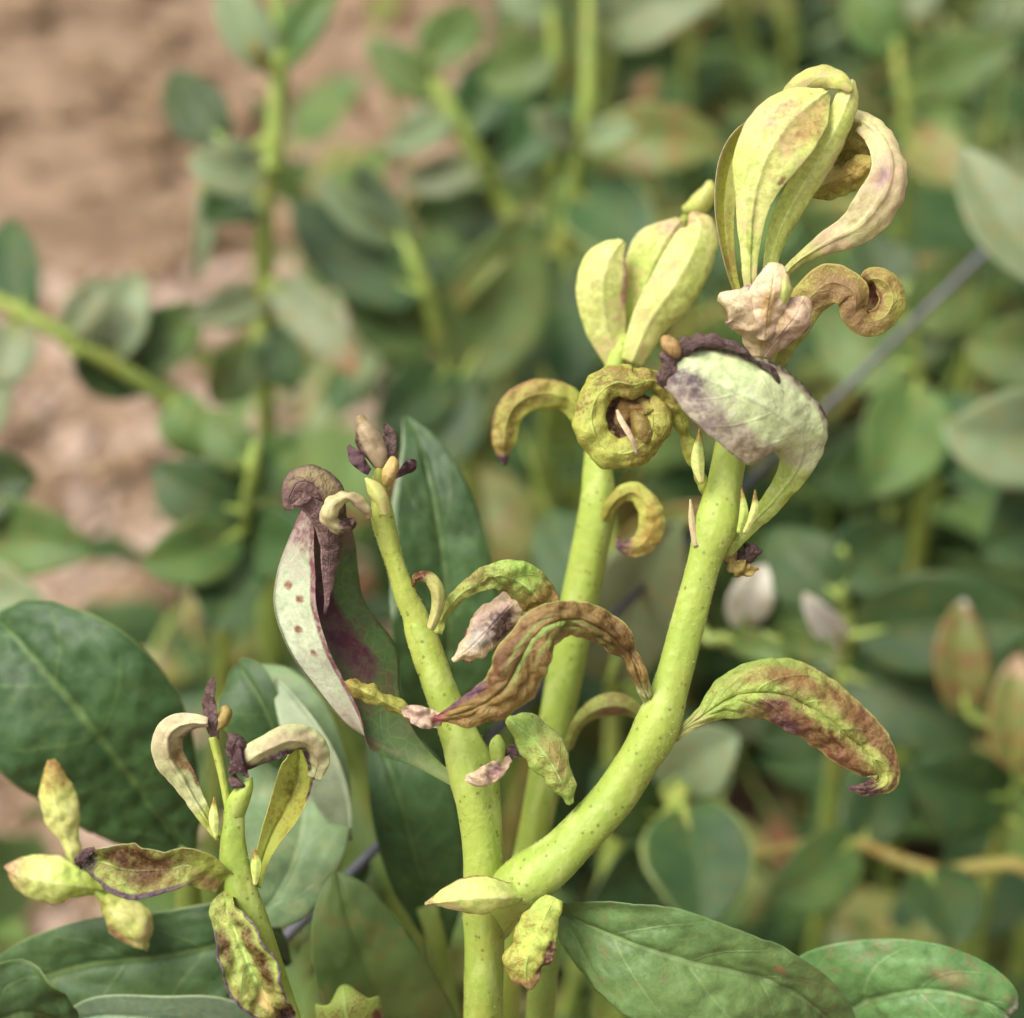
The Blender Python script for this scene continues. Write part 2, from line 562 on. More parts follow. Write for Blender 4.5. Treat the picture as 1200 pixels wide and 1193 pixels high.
def tube_np(keys, sides=20, n=40, bumps=0.0, seed=0.0, cap=True, ridges=0.0):
    """keys: world x y z radius"""
    R = catmull(np.asarray(keys, float), n)
    C, r = R[:, :3], np.maximum(R[:, 3], .0004)
    T = nrm(np.gradient(C, axis=0))
    s = nrm(np.cross(T[0], np.array([.31, .2, .93])))
    V = []
    for i in range(n):
        s = nrm(s - T[i] * np.dot(s, T[i]))
        b = np.cross(T[i], s)
        for k in range(sides):
            a = 2 * math.pi * k / sides
            d = s * math.cos(a) + b * math.sin(a)
            rr = r[i] * (1 + ridges * math.cos(3 * a + i * .05 + seed) + ridges * .6 * math.cos(5 * a - i * .03))
            if bumps:
                rr *= 1 + bumps * noise.noise(Vector(C[i] * 7 + d * 1.2 + seed)) + bumps * .5 * noise.noise(Vector((a * 2, i * .12, seed)))
            V.append(C[i] + d * rr)
    V = np.array(V)
    ii, kk = np.meshgrid(np.arange(n - 1), np.arange(sides), indexing='ij')
    k2 = (kk + 1) % sides
    F = np.c_[(ii * sides + kk).ravel(), (ii * sides + k2).ravel(), ((ii + 1) * sides + k2).ravel(), ((ii + 1) * sides + kk).ravel()].tolist()
    if cap:
        F.append(list(range(sides - 1, -1, -1)))
        F.append([(n - 1) * sides + k for k in range(sides)])
    return V, F


def stem(root, pts, mat='stem', name='stem', to_ground=False, n=70, sides=24, bumps=.08, Z=None, label=None, fuzz=0):
    """pts (x, y, cm behind the focus, radius in photo pixels at the focus)"""
    K = []
    for p in pts:
        x, y = p[0], p[1]
        s = 1.0
        if Z:
            x, y, s = Z[0] + x * Z[2], Z[1] + y * Z[2], Z[2]
        d = FOCUS + p[2]
        K.append([*W(x, y, d), p[3] * s * KPX * FOCUS * U])
    if to_ground:                                    # carry the stem on down into the soil
        p, step = np.array(K[0][:3]), max(.2, np.linalg.norm(np.array(K[0][:3]) - np.array(K[1][:3])))
        d = nrm(p - np.array(K[1][:3]))
        r = K[0][3]
        while p[2] > -.1:
            d = nrm(d * .6 + np.array([.02, .1, -1]) * .4)
            p = p + d * step
            step *= 1.4
            r *= 1.03
            K.insert(0, [*p, r])
    K = np.array(K)
    V, F = tube_np(K, sides, n * 2 if to_ground else n, bumps, seed=len(pts) * 1.7, ridges=.03)
    base = K[0][:3]
    me = to_mesh(name, V - base, F, [M[mat] if isinstance(mat, str) else mat])
    o = link(name, me, root, Vector(base - origin_of(root)))
    if label:
        o['label'] = label
    if fuzz:
        fuzz_on(o, V - base, F, fuzz)
    return o


def fuzz_on(o, V, F, cnt):
    """short pale hairs standing off a stem"""
    g = np.random.default_rng(len(V))
    Q = np.array([f for f in F if len(f) == 4])
    keep = (V[Q[:, 0]] + np.array(o.location) + origin_of(o.parent))[:, 2] > 2.8       # only the length that shows
    Q = Q[keep]
    Q = Q[g.integers(0, len(Q), cnt)]
    a, b, c, d = (V[Q[:, k]] for k in range(4))
    u, v = g.random((cnt, 1)), g.random((cnt, 1))
    p = a * (1 - u) * (1 - v) + b * u * (1 - v) + c * u * v + d * (1 - u) * v
    nn = nrm(np.cross(b - a, d - a))
    dr = nrm(nn + g.normal(0, .45, (cnt, 3)))
    sd = nrm(np.cross(dr, g.normal(0, 1, (cnt, 3)))) * .00022
    ln = g.uniform(.0012, .003, (cnt, 1))
    VV = np.stack([p + sd, p - sd, p + dr * ln], 1).reshape(-1, 3)
    f = link('fuzz', to_mesh('fuzz', VV, np.arange(cnt * 3).reshape(-1, 3), [M['hair']]), o, (0, 0, 0))
    f['kind'] = 'stuff'


def lump(root, pts, mat, name, Z=None, n=22, sides=16, bumps=.35):
    """a swollen or shrivelled piece: pts (x, y, dz, radius px)"""
    return stem(root, pts, mat, name, n=n, sides=sides, bumps=bumps, Z=Z)


Z1 = (650, 60, .375)
Z2 = (540, 380, 440 / 1200)
Z3 = (300, 460, .4)
Z4 = (0, 770, 440 / 1200)
Z5 = (460, 780, 740 / 1200)

# ------------------------------------------------------------------ the ground
gn = 150
gx = np.concatenate([[-400, -150, -60], np.linspace(-24, 24, gn), [60, 150, 400]])
gy = np.concatenate([[-200, -60], np.linspace(-6, 42, gn), [90, 200, 700]])
GX, GY = np.meshgrid(gx, gy)
GZ = np.zeros_like(GX)
for i in range(GX.shape[0]):
    for j in range(GX.shape[1]):
        p = Vector((GX[i, j], GY[i, j], 0))
        GZ[i, j] = .4 * noise.noise(p * .35) + .10 * noise.noise(p * 1.1) + .05 * noise.noise(p * 2.6)
GZ -= .25
r_, c_ = GX.shape
ii, jj = np.meshgrid(np.arange(r_ - 1), np.arange(c_ - 1), indexing='ij')
a = (ii * c_ + jj).ravel()
me = to_mesh('ground', np.c_[GX.ravel(), GY.ravel(), GZ.ravel()], np.c_[a, a + 1, a + c_ + 1, a + c_], [M_SOIL])
gob = link('ground', me)
gob['kind'] = 'structure'
gob['label'] = 'bare dry brown soil behind the plants'


def ground_z(x, y):
    p = Vector((x, y, 0))
    return .4 * noise.noise(p * .35) + .10 * noise.noise(p * 1.1) + .05 * noise.noise(p * 2.6) - .25


def scatter_stones(name, label, cnt, xr, yr, smin, smax, flat, mat, seed):
    g = np.random.default_rng(seed)
    t = (1 + 5 ** .5) / 2
    iv = nrm(np.array([(-1, t, 0), (1, t, 0), (-1, -t, 0), (1, -t, 0), (0, -1, t), (0, 1, t), (0, -1, -t), (0, 1, -t), (t, 0, -1), (t, 0, 1), (-t, 0, -1), (-t, 0, 1)], float))
    fi = np.array([(0, 11, 5), (0, 5, 1), (0, 1, 7), (0, 7, 10), (0, 10, 11), (1, 5, 9), (5, 11, 4), (11, 10, 2), (10, 7, 6), (7, 1, 8),
                   (3, 9, 4), (3, 4, 2), (3, 2, 6), (3, 6, 8), (3, 8, 9), (4, 9, 5), (2, 4, 11), (6, 2, 10), (8, 6, 7), (9, 8, 1)])
    VV, FF = [], []
    for k in range(cnt):
        x, y = g.uniform(*xr), g.uniform(*yr)
        s = smin * (smax / smin) ** (g.random() ** 2.2)
        v = iv * (1 + g.uniform(-.25, .25, (12, 1))) * s * np.array([g.uniform(.7, 1.5), g.uniform(.7, 1.3), flat * g.uniform(.6, 1.1)])
        an = g.uniform(0, 6.28)
        c, q = math.cos(an), math.sin(an)
        v = np.c_[v[:, 0] * c - v[:, 1] * q, v[:, 0] * q + v[:, 1] * c, v[:, 2]]
        tl = g.uniform(-.4, .4)
        v[:, 2] += v[:, 0] * tl
        FF.append(fi + 12 * k)
        VV.append(v + np.array([x, y, ground_z(x, y) + s * flat * .4]))
    me = to_mesh(name, np.vstack(VV), np.vstack(FF), [mat])
    o = link(name, me)
    o['kind'] = 'stuff'
    o['label'] = label
    return o


scatter_stones('soil_clods', 'crumbly brown clods strewn over the bare soil', 6500, (-18, 6), (5, 26), .03, .24, .6, M_CLOD, 3)
scatter_stones('dry_litter', 'pale pinkish dry chips lying between the left plants', 2600, (-6.5, 0.5), (4.5, 11), .04, .14, .3, M_CHIP, 4)

# ------------------------------------------------------------------ leaves of the plants behind
def ovate(t, power=.85):
    return np.sin(np.pi * np.clip(t, 0, 1) ** power) ** .75


def bg_leaf(root, b, t, hw, mat='bgm', under=None, bend=.12, fold=14, roll=0, d2=None, stem_pts=None, paint=(), name='leaf', curl=0, n=26, nu=5, **kw):
    """b base (x, y, depth cm), t tip (x, y, depth cm): a whole ovate leaf with its petiole"""
    bx, by, bd = b
    tx, ty, td = t
    dx, dy = tx - bx, ty - by
    ts = np.array([0, .08, .2, .35, .5, .65, .8, .92, 1.0])
    pts, h = [], []
    dm = (bd + td) / 2
    for q in ts:
        bow = 4 * q * (1 - q) * bend
        d = bd + (td - bd) * q - bow * 2.0
        pts.append((bx + dx * q + dy * bow * .5, by + dy * q - dx * bow * .5, d - FOCUS))
        h.append(hw * ovate(q * .96 + .03) * (d / FOCUS) if 0 < q < 1 else hw * .06)
    o = leaf(root, pts, h, mat, under or 'bigu', aL=fold, aR=fold, cL=curl, cR=curl, roll=roll, n=n, nu=nu, thick=.03, paint=paint, ridge=.6,
             ruff=.12, rfreq=3, seed=bx * .013 + by * .007, name=name, **kw)
    if stem_pts is not None:
        S = catmull(np.array([[*W(p[0], p[1], p[2]), p[3]] for p in stem_pts]), 40)
        B = W(bx, by, bd)
        i = np.argmin(np.linalg.norm(S[:, :3] - B, axis=1))
        i = max(0, i - 1)
        A = S[i, :3]
        mid = (A + B) / 2 + np.array([0, 0, -.02])
        r = .012
        V, F = tube_np([[*A, r * 1.3], [*mid, r], [*B, r * .9], [*(B + (W(pts[2][0], pts[2][1], pts[2][2] + FOCUS) - B) * .9), r * .35]], 8, 10)
        me = to_mesh('petiole', V - B, F, [M['stem_bg']])
        link('petiole', me, o, (0, 0, 0))
    return o


def bg_shoot(name, label, cat, sp, leaves, mat='stem_bg', ground=True):
    """sp: stem points (x, y, depth cm, radius cm) from the tip down; leaves: (base, tip, halfwidth px, material, kwargs)"""
    K = [[*W(p[0], p[1], p[2]), p[3] * U] for p in sp]
    if ground:
        l, k = np.array(K[-1]), np.array(K[-2])
        dr = nrm((l - k)[:3])
        hgt = l[2]
        K.append([l[0] + dr[0] * hgt * .25, l[1] + dr[1] * hgt * .12 + .1, hgt * .5, l[3] * 1.1])
        K.append([l[0] + dr[0] * hgt * .35, l[1] + dr[1] * hgt * .15 + .2, -.15, l[3] * 1.3])
    base = K[-1][:3]
    root = root_at(name, Vector(base), label, cat)
    V, F = tube_np(K, 12, 46, .06, seed=sp[0][0] * .01)
    me = to_mesh('stem', V - np.array(base), F, [M[mat]])
    link('stem', me, root, (0, 0, 0))
    for q in leaves:
        kw = q[4] if len(q) > 4 else {}
        bg_leaf(root, q[0], q[1], q[2], q[3], stem_pts=sp, **kw)
    return root


RIM = [('e', 0, .05, 1, .2, '#a9703f', .8)]
RIMG = [('e', 0, .0, 1.1, .16, '#a9b56a', .9)]
ORTIP = [('t', .6, .35, '#b08458', .8)]
bg_shoot('leafy_shoot', 'upright leafy shoot standing alone against the bare brown soil', 'shoot',
         [(322, -70, 42, .16), (328, 60, 42, .22), (318, 200, 42.4, .22), (309, 330, 43.4, .23)],
         [((322, 80, 42), (262, -30, 42), 30, 'bgp'), ((330, 80, 42), (400, -25, 42), 26, 'bgm'),
          ((318, 84, 41.8), (292, 40, 41.5), 9, 'bgo'), ((266, 168, 42), (203, 82, 43), 36, 'bgd'),
          ((312, 200, 41.6), (222, 185, 41), 34, 'bgp', {'under': 'bgp'}), ((310, 215, 42.4), (240, 262, 42), 36, 'bgd', {'bend': -.1}),
          ((238, 215, 42.5), (228, 330, 43), 13, 'bgp'), ((312, 345, 43), (218, 372, 41.5), 24, 'bgp', {'under': 'bgo'}),
          ((316, 330, 43), (418, 442, 42), 30, 'bgp', {'paint': ORTIP}), ((305, 390, 43.5), (345, 460, 43), 30, 'bgd'),
          ((300, 400, 43.5), (245, 470, 43.5), 34, 'bgm')])
bg_shoot('leafy_shoot', 'slanting green shoot with dark leaves crossing the left soil patch', 'shoot',
         [(-110, 300, 40, .14), (60, 385, 40, .18), (190, 465, 41, .2), (265, 545, 43, .2)],
         [((30, 370, 40), (12, 255, 41), 36, 'bgd'), ((88, 412, 40), (188, 446, 41), 34, 'bgd', {'bend': -.15}),
          ((130, 425, 40.5), (165, 320, 41), 36, 'bgp', {'under': 'bgp'}), ((20, 380, 40), (-30, 455, 39.5), 40, 'bgp'),
          ((160, 440, 41), (240, 360, 42), 36, 'bgm'), ((200, 470, 41), (235, 540, 41), 34, 'bgm'), ((80, 395, 40), (130, 325, 40), 22, 'bgp'),
          ((-104, 302, 40), (-175, 225, 40), 34, 'bgm'), ((-100, 306, 40), (-150, 372, 39.5), 32, 'bgd'), ((-106, 300, 40), (-90, 215, 40.5), 26, 'bgp')])
bg_shoot('leafy_shoot', 'pale stemmed shoot leaning left below the upper soil patch', 'shoot',
         [(490, 60, 50, .1), (512, 100, 50, .24), (545, 160, 50, .26), (590, 240, 51, .28), (625, 330, 52, .3)],
         [((520, 110, 50), (430, 45, 50), 28, 'bgm'), ((545, 160, 50), (612, 60, 51), 36, 'bgd'), ((528, 125, 50), (450, 175, 49), 24, 'bgp'),
          ((560, 190, 50), (470, 215, 50), 24, 'bgp'), ((575, 215, 50.5), (640, 130, 51), 40, 'bgd'), ((505, 80, 50), (560, 10, 51), 34, 'bgm'),
          ((590, 240, 51), (520, 260, 52), 34, 'bgd')])
bg_shoot('leafy_shoot', 'forked shoot with a pale stem and broad dark leaves in mid picture', 'shoot',
         [(462, 268, 44, .12), (490, 320, 44, .22), (518, 405, 45, .23), (540, 480, 47, .24)],
         [((478, 298, 44), (422, 192, 45), 30, 'bgd', {'paint': RIMG}), ((498, 345, 44), (345, 232, 45), 46, 'bgd', {'bend': .15}),
          ((540, 445, 45), (612, 248, 44), 62, 'bgm', {'bend': -.1}), ((470, 285, 44), (372, 205, 43), 22, 'bgp'),
          ((512, 400, 45), (405, 330, 45), 42, 'bgm'), ((525, 430, 45), (440, 500, 44), 42, 'bgd'), ((530, 440, 45), (500, 560, 44), 46, 'bgd'),
          ((520, 380, 45), (596, 300, 44), 11, 'bgo')])
bg_shoot('leafy_shoot', 'twin stemmed shoot behind the pale bud pair at the top', 'shoot',
         [(690, -60, 46, .14), (690, 40, 46, .19), (688, 120, 46, .2), (672, 230, 47, .22), (655, 350, 49, .24)],
         [((700, 45, 47), (850, -10, 46), 50, 'bgp', {'under': 'bgp', 'bend': .2}), ((682, 170, 46), (748, 152, 44), 20, 'bgp'),
          ((680, 165, 46), (622, 128, 45), 20, 'bgp'), ((690, 185, 46.5), (850, 175, 46), 44, 'bgo', {'bend': .2}),
          ((672, 225, 47), (760, 300, 45), 50, 'bgd', {'paint': RIMG}), ((668, 300, 48), (600, 430, 47), 50, 'bgd'),
          ((665, 280, 48), (740, 200, 48), 44, 'bgm'), ((655, 330, 48), (660, 460, 46), 46, 'bgd')])
bg_shoot('leafy_shoot', 'thin yellow green stem rising at the top beside the twin stem', 'shoot',
         [(640, -60, 48, .12), (650, 60, 48, .15), (656, 150, 49, .16), (650, 300, 51, .2)],
         [((650, 60, 48), (560, 90, 49), 36, 'bgm'), ((654, 110, 48.5), (590, 190, 48), 40, 'bgd'), ((648, 20, 48), (600, -40, 48), 34, 'bgp')])
bg_shoot('leafy_shoot', 'shoot with broad blue grey leaves at the right edge', 'shoot',
         [(1262, 120, 36, .14), (1250, 330, 37, .18), (1262, 560, 39, .2)],
         [((1246, 330, 36), (1128, 172, 37), 46, 'bgp', {'under': 'bgp', 'fold': 20}), ((1256, 500, 38), (1105, 500, 37), 60, 'bgp', {'under': 'bgp', 'bend': .2}),
          ((1256, 410, 37.5), (1130, 400, 39), 44, 'bgm'), ((1258, 560, 39), (1150, 650, 38), 60, 'bgd')])
bg_shoot('leafy_shoot', 'shoot with upright oval leaves edged in rust at the right', 'shoot',
         [(1290, 760, 36, .12), (1235, 850, 37, .16), (1190, 930, 38, .18), (1170, 990, 39, .18)],
         [((1136, 838, 37), (1130, 702, 37), 33, 'bgo', {'paint': RIM + [('t', .9, .08, '#d8cfc0', 1)]}), ((1192, 905, 37), (1196, 765, 37), 30, 'bgo', {'paint': RIM + [('t', .7, .2, '#c9a58a', 1)]}),
          ((1205, 915, 37), (1270, 850, 37), 40, 'bgo', {'paint': RIM}), ((1185, 935, 38), (1060, 900, 37), 50, 'bgd'),
          ((1180, 960, 38), (1250, 1010, 36), 56, 'bgm')])
bg_shoot('leafy_shoot', 'shoot with one wide dark blue green leaf right of the hanging leaf', 'shoot',
         [(985, 640, 38, .12), (990, 730, 38.5, .18), (985, 830, 40, .2)],
         [((1000, 745, 38), (1215, 735, 37), 62, 'bgd', {'bend': .1}), ((990, 790, 39), (1140, 880, 38), 56, 'bgd'), ((985, 690, 38), (1060, 620, 39), 46, 'bgd'),
          ((985, 700, 38), (905, 620, 39), 48, 'bgd'), ((985, 800, 39), (890, 870, 38), 44, 'bgd')])
bg_shoot('bleached_shoot', 'small green shoot carrying two whitened curled leaves right of the branch', 'shoot',
         [(985, 748, 32.5, .10), (900, 748, 33, .13), (832, 750, 33.5, .14), (790, 800, 35, .16)],
         [((872, 735, 33), (898, 662, 32), 27, 'bgw', {'under': 'bgw'}), ((988, 752, 32.5), (942, 694, 31.5), 18, 'bgw', {'under': 'bgw', 'curl': 50}),
          ((900, 748, 33), (990, 775, 31.5), 20, 'bgm'), ((850, 750, 33), (925, 775, 32), 18, 'bgm')])
bg_shoot('leafy_shoot', 'shoot holding the round rimmed leaf below the hanging mottled leaf', 'shoot',
         [(800, 925, 33.5, .16), (796, 945, 33.8, .22), (770, 985, 35, .2), (750, 1050, 37, .2)],
         [((800, 945, 33.6), (820, 1092, 32), 66, 'bgd', {'paint': RIMG, 'under': 'bgm'}), ((780, 925, 34), (866, 862, 33), 46, 'bgp', {'under': 'bgp'}),
          ((775, 960, 35), (700, 900, 34), 46, 'bgd'), ((760, 1010, 36), (690, 1060, 34), 40, 'bgd')])
bg_shoot('rusty_twig', 'rusty orange twig lying across the lower right foliage', 'twig',
         [(870, 1005, 36, .08), (990, 985, 36, .13), (1090, 1022, 36, .15), (1260, 1062, 36.5, .17)],
         [((1000, 985, 36), (900, 1055, 35), 44, 'bgm'), ((1085, 1020, 36), (1120, 1110, 34), 46, 'bgd'), ((1010, 990, 36), (1060, 900, 37), 40, 'bgd')], mat='stem_rust')
bg_shoot('leafy_shoot', 'shoot with a bright green leaf at the upper right corner', 'shoot',
         [(1052, -60, 52, .12), (1050, 60, 52, .15), (1062, 200, 53, .18)],
         [((1060, 110, 52), (1195, 55, 50), 38, 'bgm', {'under': 'bgm'}), ((1056, 60, 52), (1000, -20, 52), 36, 'bgm'), ((1060, 160, 52.5), (1130, 220, 51), 36, 'bgo'),
          ((1058, 150, 52.5), (980, 200, 52), 36, 'bgd'), ((1050, 20, 52), (1110, -40, 52), 30, 'bgp')])
bg_shoot('leafy_shoot', 'low shoot with overlapping dark leaves left of the blanched folded leaf', 'shoot',
         [(300, 520, 36, .1), (290, 590, 37, .15), (270, 660, 38.5, .17)],
         [((285, 600, 37), (180, 545, 37), 42, 'bgd', {'under': 'bgp'}), ((288, 580, 37), (350, 520, 37.5), 34, 'bgm'), ((280, 625, 37), (165, 660, 36), 40, 'bgm'),
          ((280, 630, 38), (370, 660, 36), 44, 'bgd'), ((275, 640, 38), (250, 740, 36), 46, 'bgd'), ((295, 545, 36.5), (245, 480, 37), 30, 'bgm')])
bg_shoot('leafy_shoot', 'shoot with dim broad leaves at the left edge beside the pale litter', 'shoot',
         [(-60, 480, 36, .12), (-70, 600, 37, .16), (-80, 700, 39, .18)],
         [((-70, 590, 37), (45, 560, 36.5), 48, 'bgd'), ((-70, 640, 37.5), (110, 650, 36), 50, 'bgm', {'bend': .15}), ((-80, 690, 38), (60, 720, 35), 44, 'bgp'),
          ((-60, 520, 36.5), (10, 450, 37), 40, 'bgp')])
bg_shoot('leafy_shoot', 'shoot with large pale leaf seen between the two lime stems', 'shoot',
         [(705, 560, 36, .1), (722, 690, 36.5, .15), (720, 800, 38, .17)],
         [((715, 800, 33), (795, 610, 30), 62, 'bgp', {'under': 'bgp', 'bend': .12}), ((715, 760, 37), (600, 690, 38), 50, 'bgd'), ((720, 700, 37), (640, 600, 38), 50, 'bgd'),
          ((720, 650, 36.5), (840, 590, 35), 18, 'bgo', {'paint': RIM})])
bg_shoot('leafy_shoot', 'shoot of dark drooping leaves behind the grey wire at the right', 'shoot',
         [(1060, 330, 44, .12), (1075, 440, 44.5, .17), (1080, 560, 46, .2)],
         [((1070, 430, 44), (960, 380, 45), 48, 'bgm'), ((1075, 450, 44), (1020, 580, 43), 54, 'bgm'), ((1078, 480, 45), (1190, 590, 43), 54, 'bgd'),
          ((1068, 380, 44), (1150, 330, 45), 46, 'bgm'), ((1078, 520, 45), (960, 560, 44), 50, 'bgd'), ((1065, 350, 44), (1010, 270, 45), 40, 'bgd')])

# wire
K = [[*W(-330, 1749, 19.0), .012], [*W(445, 990, 26), .012], [*W(1170, 280, 42), .012]]
A, B = np.array(K[1][:3]), np.array(K[2][:3])
D = (B - A) / np.linalg.norm(B - A)
K = [[*(A - D * 12), .0075], [*A, .0075], [*((A + B) / 2), .0075], [*B, .0075], [*(B + D * 25), .0075]]
V, F = tube_np(K, 12, 60)
me = to_mesh('support_wire', V, F, [M_WIRE])
o = link('support_wire', me)
o['label'] = 'taut grey wire running diagonally through the foliage behind the branch'
o['category'] = 'wire'

# ------------------------------------------------------------------ undergrowth: the mass of foliage nobody could count
tmpl = []
for k in range(6):
    g = np.random.default_rng(40 + k)
    nu_, nv_ = 5, 9
    uu = np.linspace(-1, 1, nu_)
    vv = np.linspace(0, 1, nv_)
    Ug, Vg = np.meshgrid(uu, vv)
    wd = .30 * ovate(Vg * .96 + .03, .8) * (1 + .1 * g.normal())
    bend = g.uniform(.1, .5)
    fold = g.uniform(.1, .5)
    X = Ug * wd
    Yc = Vg
    Zc = -bend * Vg ** 2 * .6 + fold * np.abs(Ug) * wd + .03 * np.sin(Vg * 9 + k) * np.abs(Ug)
    V = np.c_[X.ravel(), Yc.ravel(), Zc.ravel()]
    ii, jj = np.meshgrid(np.arange(nv_ - 1), np.arange(nu_ - 1), indexing='ij')
    a = (ii * nu_ + jj).ravel()
    F = np.c_[a, a + 1, a + nu_ + 1, a + nu_]
    tmpl.append((V, F, np.c_[(Ug.ravel() + 1) / 2, Vg.ravel()]))

UV_, UF, UM, UT = [], [], [], []
off = 0
g = np.random.default_rng(11)


def add_part(V, F, uv, mi):
    global off
    UV_.append(V)
    UT.append(uv)
    UF.extend((np.asarray(F) + off).tolist())
    UM.extend([mi] * len(F))
    off += len(V)


def cam_px(p):
    q = p / U - np.array([0, 0, CAM_H])
    d = q[1] * CP - q[2] * SP
    y = q[1] * SP + q[2] * CP
    return 600 + q[0] / (KPX * d), 596.5 - y / (KPX * d), d


def in_bush(x, y):
    """ground plan of the planted bed, cm: bare strip to the left"""
    edge = np.interp(y, [30, 36, 46, 62, 78, 95, 125, 170], [-60, -22, -12, -7, -3, -1, 3, 11])
    return x > edge


plants = []
tries = 0
while len(plants) < 700 and tries < 20000:
    tries += 1
    x, y = g.uniform(-45, 110), g.uniform(24, 190)
    if not -(12 + y * .36) < x < 14 + y * .45 or not in_bush(x, y):
        continue
    if any((x - p[0]) ** 2 + (y - p[1]) ** 2 < 3.7 ** 2 for p in plants):
        continue
    plants.append((x, y))
for (x, y) in plants:
    h = g.uniform(14, 32) * (1.0 if y > 45 else .75)
    lean = g.normal(0, .16, 2)
    b = np.array([x, y, 0.])
    top = b + np.array([lean[0] * h, lean[1] * h, h])
    mid = (b + top) / 2 + np.r_[g.normal(0, 1.0, 2), 0]
    keys = np.array([[*b, .25], [*mid, .2], [*top, .1]]) * U
    V, F = tube_np(keys, 6, 10, cap=False)
    add_part(V, F, np.zeros((len(V), 2)), 4 if g.random() < .8 else 5)
    nl = int(g.integers(13, 22))
    ph = g.uniform(0, 6.28)
    R = catmull(keys, nl + 3)
    for i in range(nl):
        t = R[i + 3, :3] if i + 3 < len(R) else R[-1, :3]
        ph += 2.4
        L = (1.5 + 4.2 * g.random() ** 1.3) * (.65 if i > nl - 4 else 1) * U
        el = g.uniform(-.25, .6) + (.5 if i > nl - 4 else 0)
        V, F, uv = tmpl[g.integers(0, 6)]
        V = V * np.array([L * g.uniform(.65, 1.35), L, L])
        ro = g.normal(0, .35)
        ce, se = math.cos(el), math.sin(el)
        V = np.c_[V[:, 0] * math.cos(ro) + V[:, 2] * math.sin(ro), V[:, 1], -V[:, 0] * math.sin(ro) + V[:, 2] * math.cos(ro)]
        V = np.c_[V[:, 0], V[:, 1] * ce - V[:, 2] * se, V[:, 1] * se + V[:, 2] * ce]
        cz, sz = math.cos(ph), math.sin(ph)
        pet = .5 * U * np.array([-sz, cz, .4])
        V = np.c_[V[:, 0] * cz - V[:, 1] * sz, V[:, 0] * sz + V[:, 1] * cz, V[:, 2]] + t + pet
        _, _, dd = cam_px(V.mean(0))
        if dd < 31 or V[:, 2].min() < .02:
            continue
        mi = int(g.choice([0, 1, 2, 3], p=[.47, .33, .07, .13]))
        if g.random() < .035:
            mi = 6
        add_part(V, F, uv, mi)
        pv, pf = tube_np([[*t, .008], [*(t + pet * 1.1), .007]], 4, 3, cap=False)
        add_part(pv, pf, np.zeros((len(pv), 2)), 4)
for q in range(260):
    x, y = plants[g.integers(0, len(plants))]
    z = g.uniform(6, 27)
    d = nrm(np.r_[g.normal(0, 1, 2), g.normal(.3, .5)]) * g.uniform(5, 13)
    a = np.array([x, y, z]) + np.r_[g.normal(0, 2, 2), 0]
    keys = np.array([[*a, .11], [*(a + d * .5 + g.normal(0, .5, 3)), .09], [*(a + d), .05]]) * U
    if cam_px(keys[1, :3])[2] < 34 or keys[:, 2].min() < .1:
        continue
    V, F = tube_np(keys, 5, 8, cap=False)
    add_part(V, F, np.zeros((len(V), 2)), 5 if q % 3 else 4)
me = to_mesh('undergrowth', np.vstack(UV_), UF, [M['bgd'], M['bgm'], M['bgp'], M['bgo'], M['stem_bg'], M['stem_rust'], M['bgx']], np.vstack(UT), UM)
o = link('undergrowth', me)
o['kind'] = 'stuff'
o['label'] = 'blurred mass of green leaves filling the bed behind the plants'

# ------------------------------------------------------------------ broad mature leaves around the sick shoots (each on its own low shoot)
def big_shoot(label, sp, name='broad_leaf_shoot'):
    K = [[*W(p[0], p[1], FOCUS + p[2]), p[3] * U] for p in sp]
    l = np.array(K[-1])
    K.append([l[0] * .95, l[1] + .15, l[2] * .5, l[3] * 1.2])
    K.append([l[0] * .9, l[1] + .25, -.15, l[3] * 1.5])
    base = np.array(K[-1][:3])
    root = root_at(name, Vector(base), label, 'shoot')
    V, F = tube_np(K, 14, 40, .06)
    link('stem', to_mesh('stem', V - base, F, [M['stem_bg']]), root, (0, 0, 0))
    return root


r1 = big_shoot('shoot with two veined dark glossy leaves at the bottom right', [(640, 1110, 1.6, .17), (632, 1210, 2.6, .2), (628, 1330, 4, .22)])
leaf(r1, [(640, 1062, 1.2), (668, 1075, .6), (725, 1100, 0), (805, 1128, -.1), (900, 1150, .1), (965, 1190, .6), (1010, 1250, 1.3)],
     [(4, 4), (18, 38), (46, 74), (58, 86), (44, 78), (34, 50), (3, 3)], 'big', 'bigu', aL=8, aR=14, cL=14, cR=-30, ridge=1.8, ruff=.16, rfreq=5, veins=6, n=90, nu=18,
     blister=.5, paint=[('g', .07, -.55, .04, .3, '#8f4032', .9), ('g', .6, -.45, .022, .13, '#96604a', .8), ('g', .75, .3, .02, .12, '#a07a4a', .7)])
leaf(r1, [(840, 1330, 2.6), (900, 1255, 2.2), (985, 1193, 1.6), (1040, 1169, 1.2), (1100, 1163, 1.0), (1160, 1178, 1.0), (1185, 1192, 1.1)],
     [(5, 5), (54, 50), (92, 80), (76, 80), (58, 70), (42, 45), (18, 20)], 'big', 'bigu', aL=6, aR=8, cL=-20, cR=-20, ridge=1.8, ruff=.16, rfreq=5, veins=6, n=90, nu=18,
     blister=.5, paint=[('g', .82, -.4, .08, .3, '#8a7a58', .6), ('t', .95, .05, '#b0b09a', .8)])

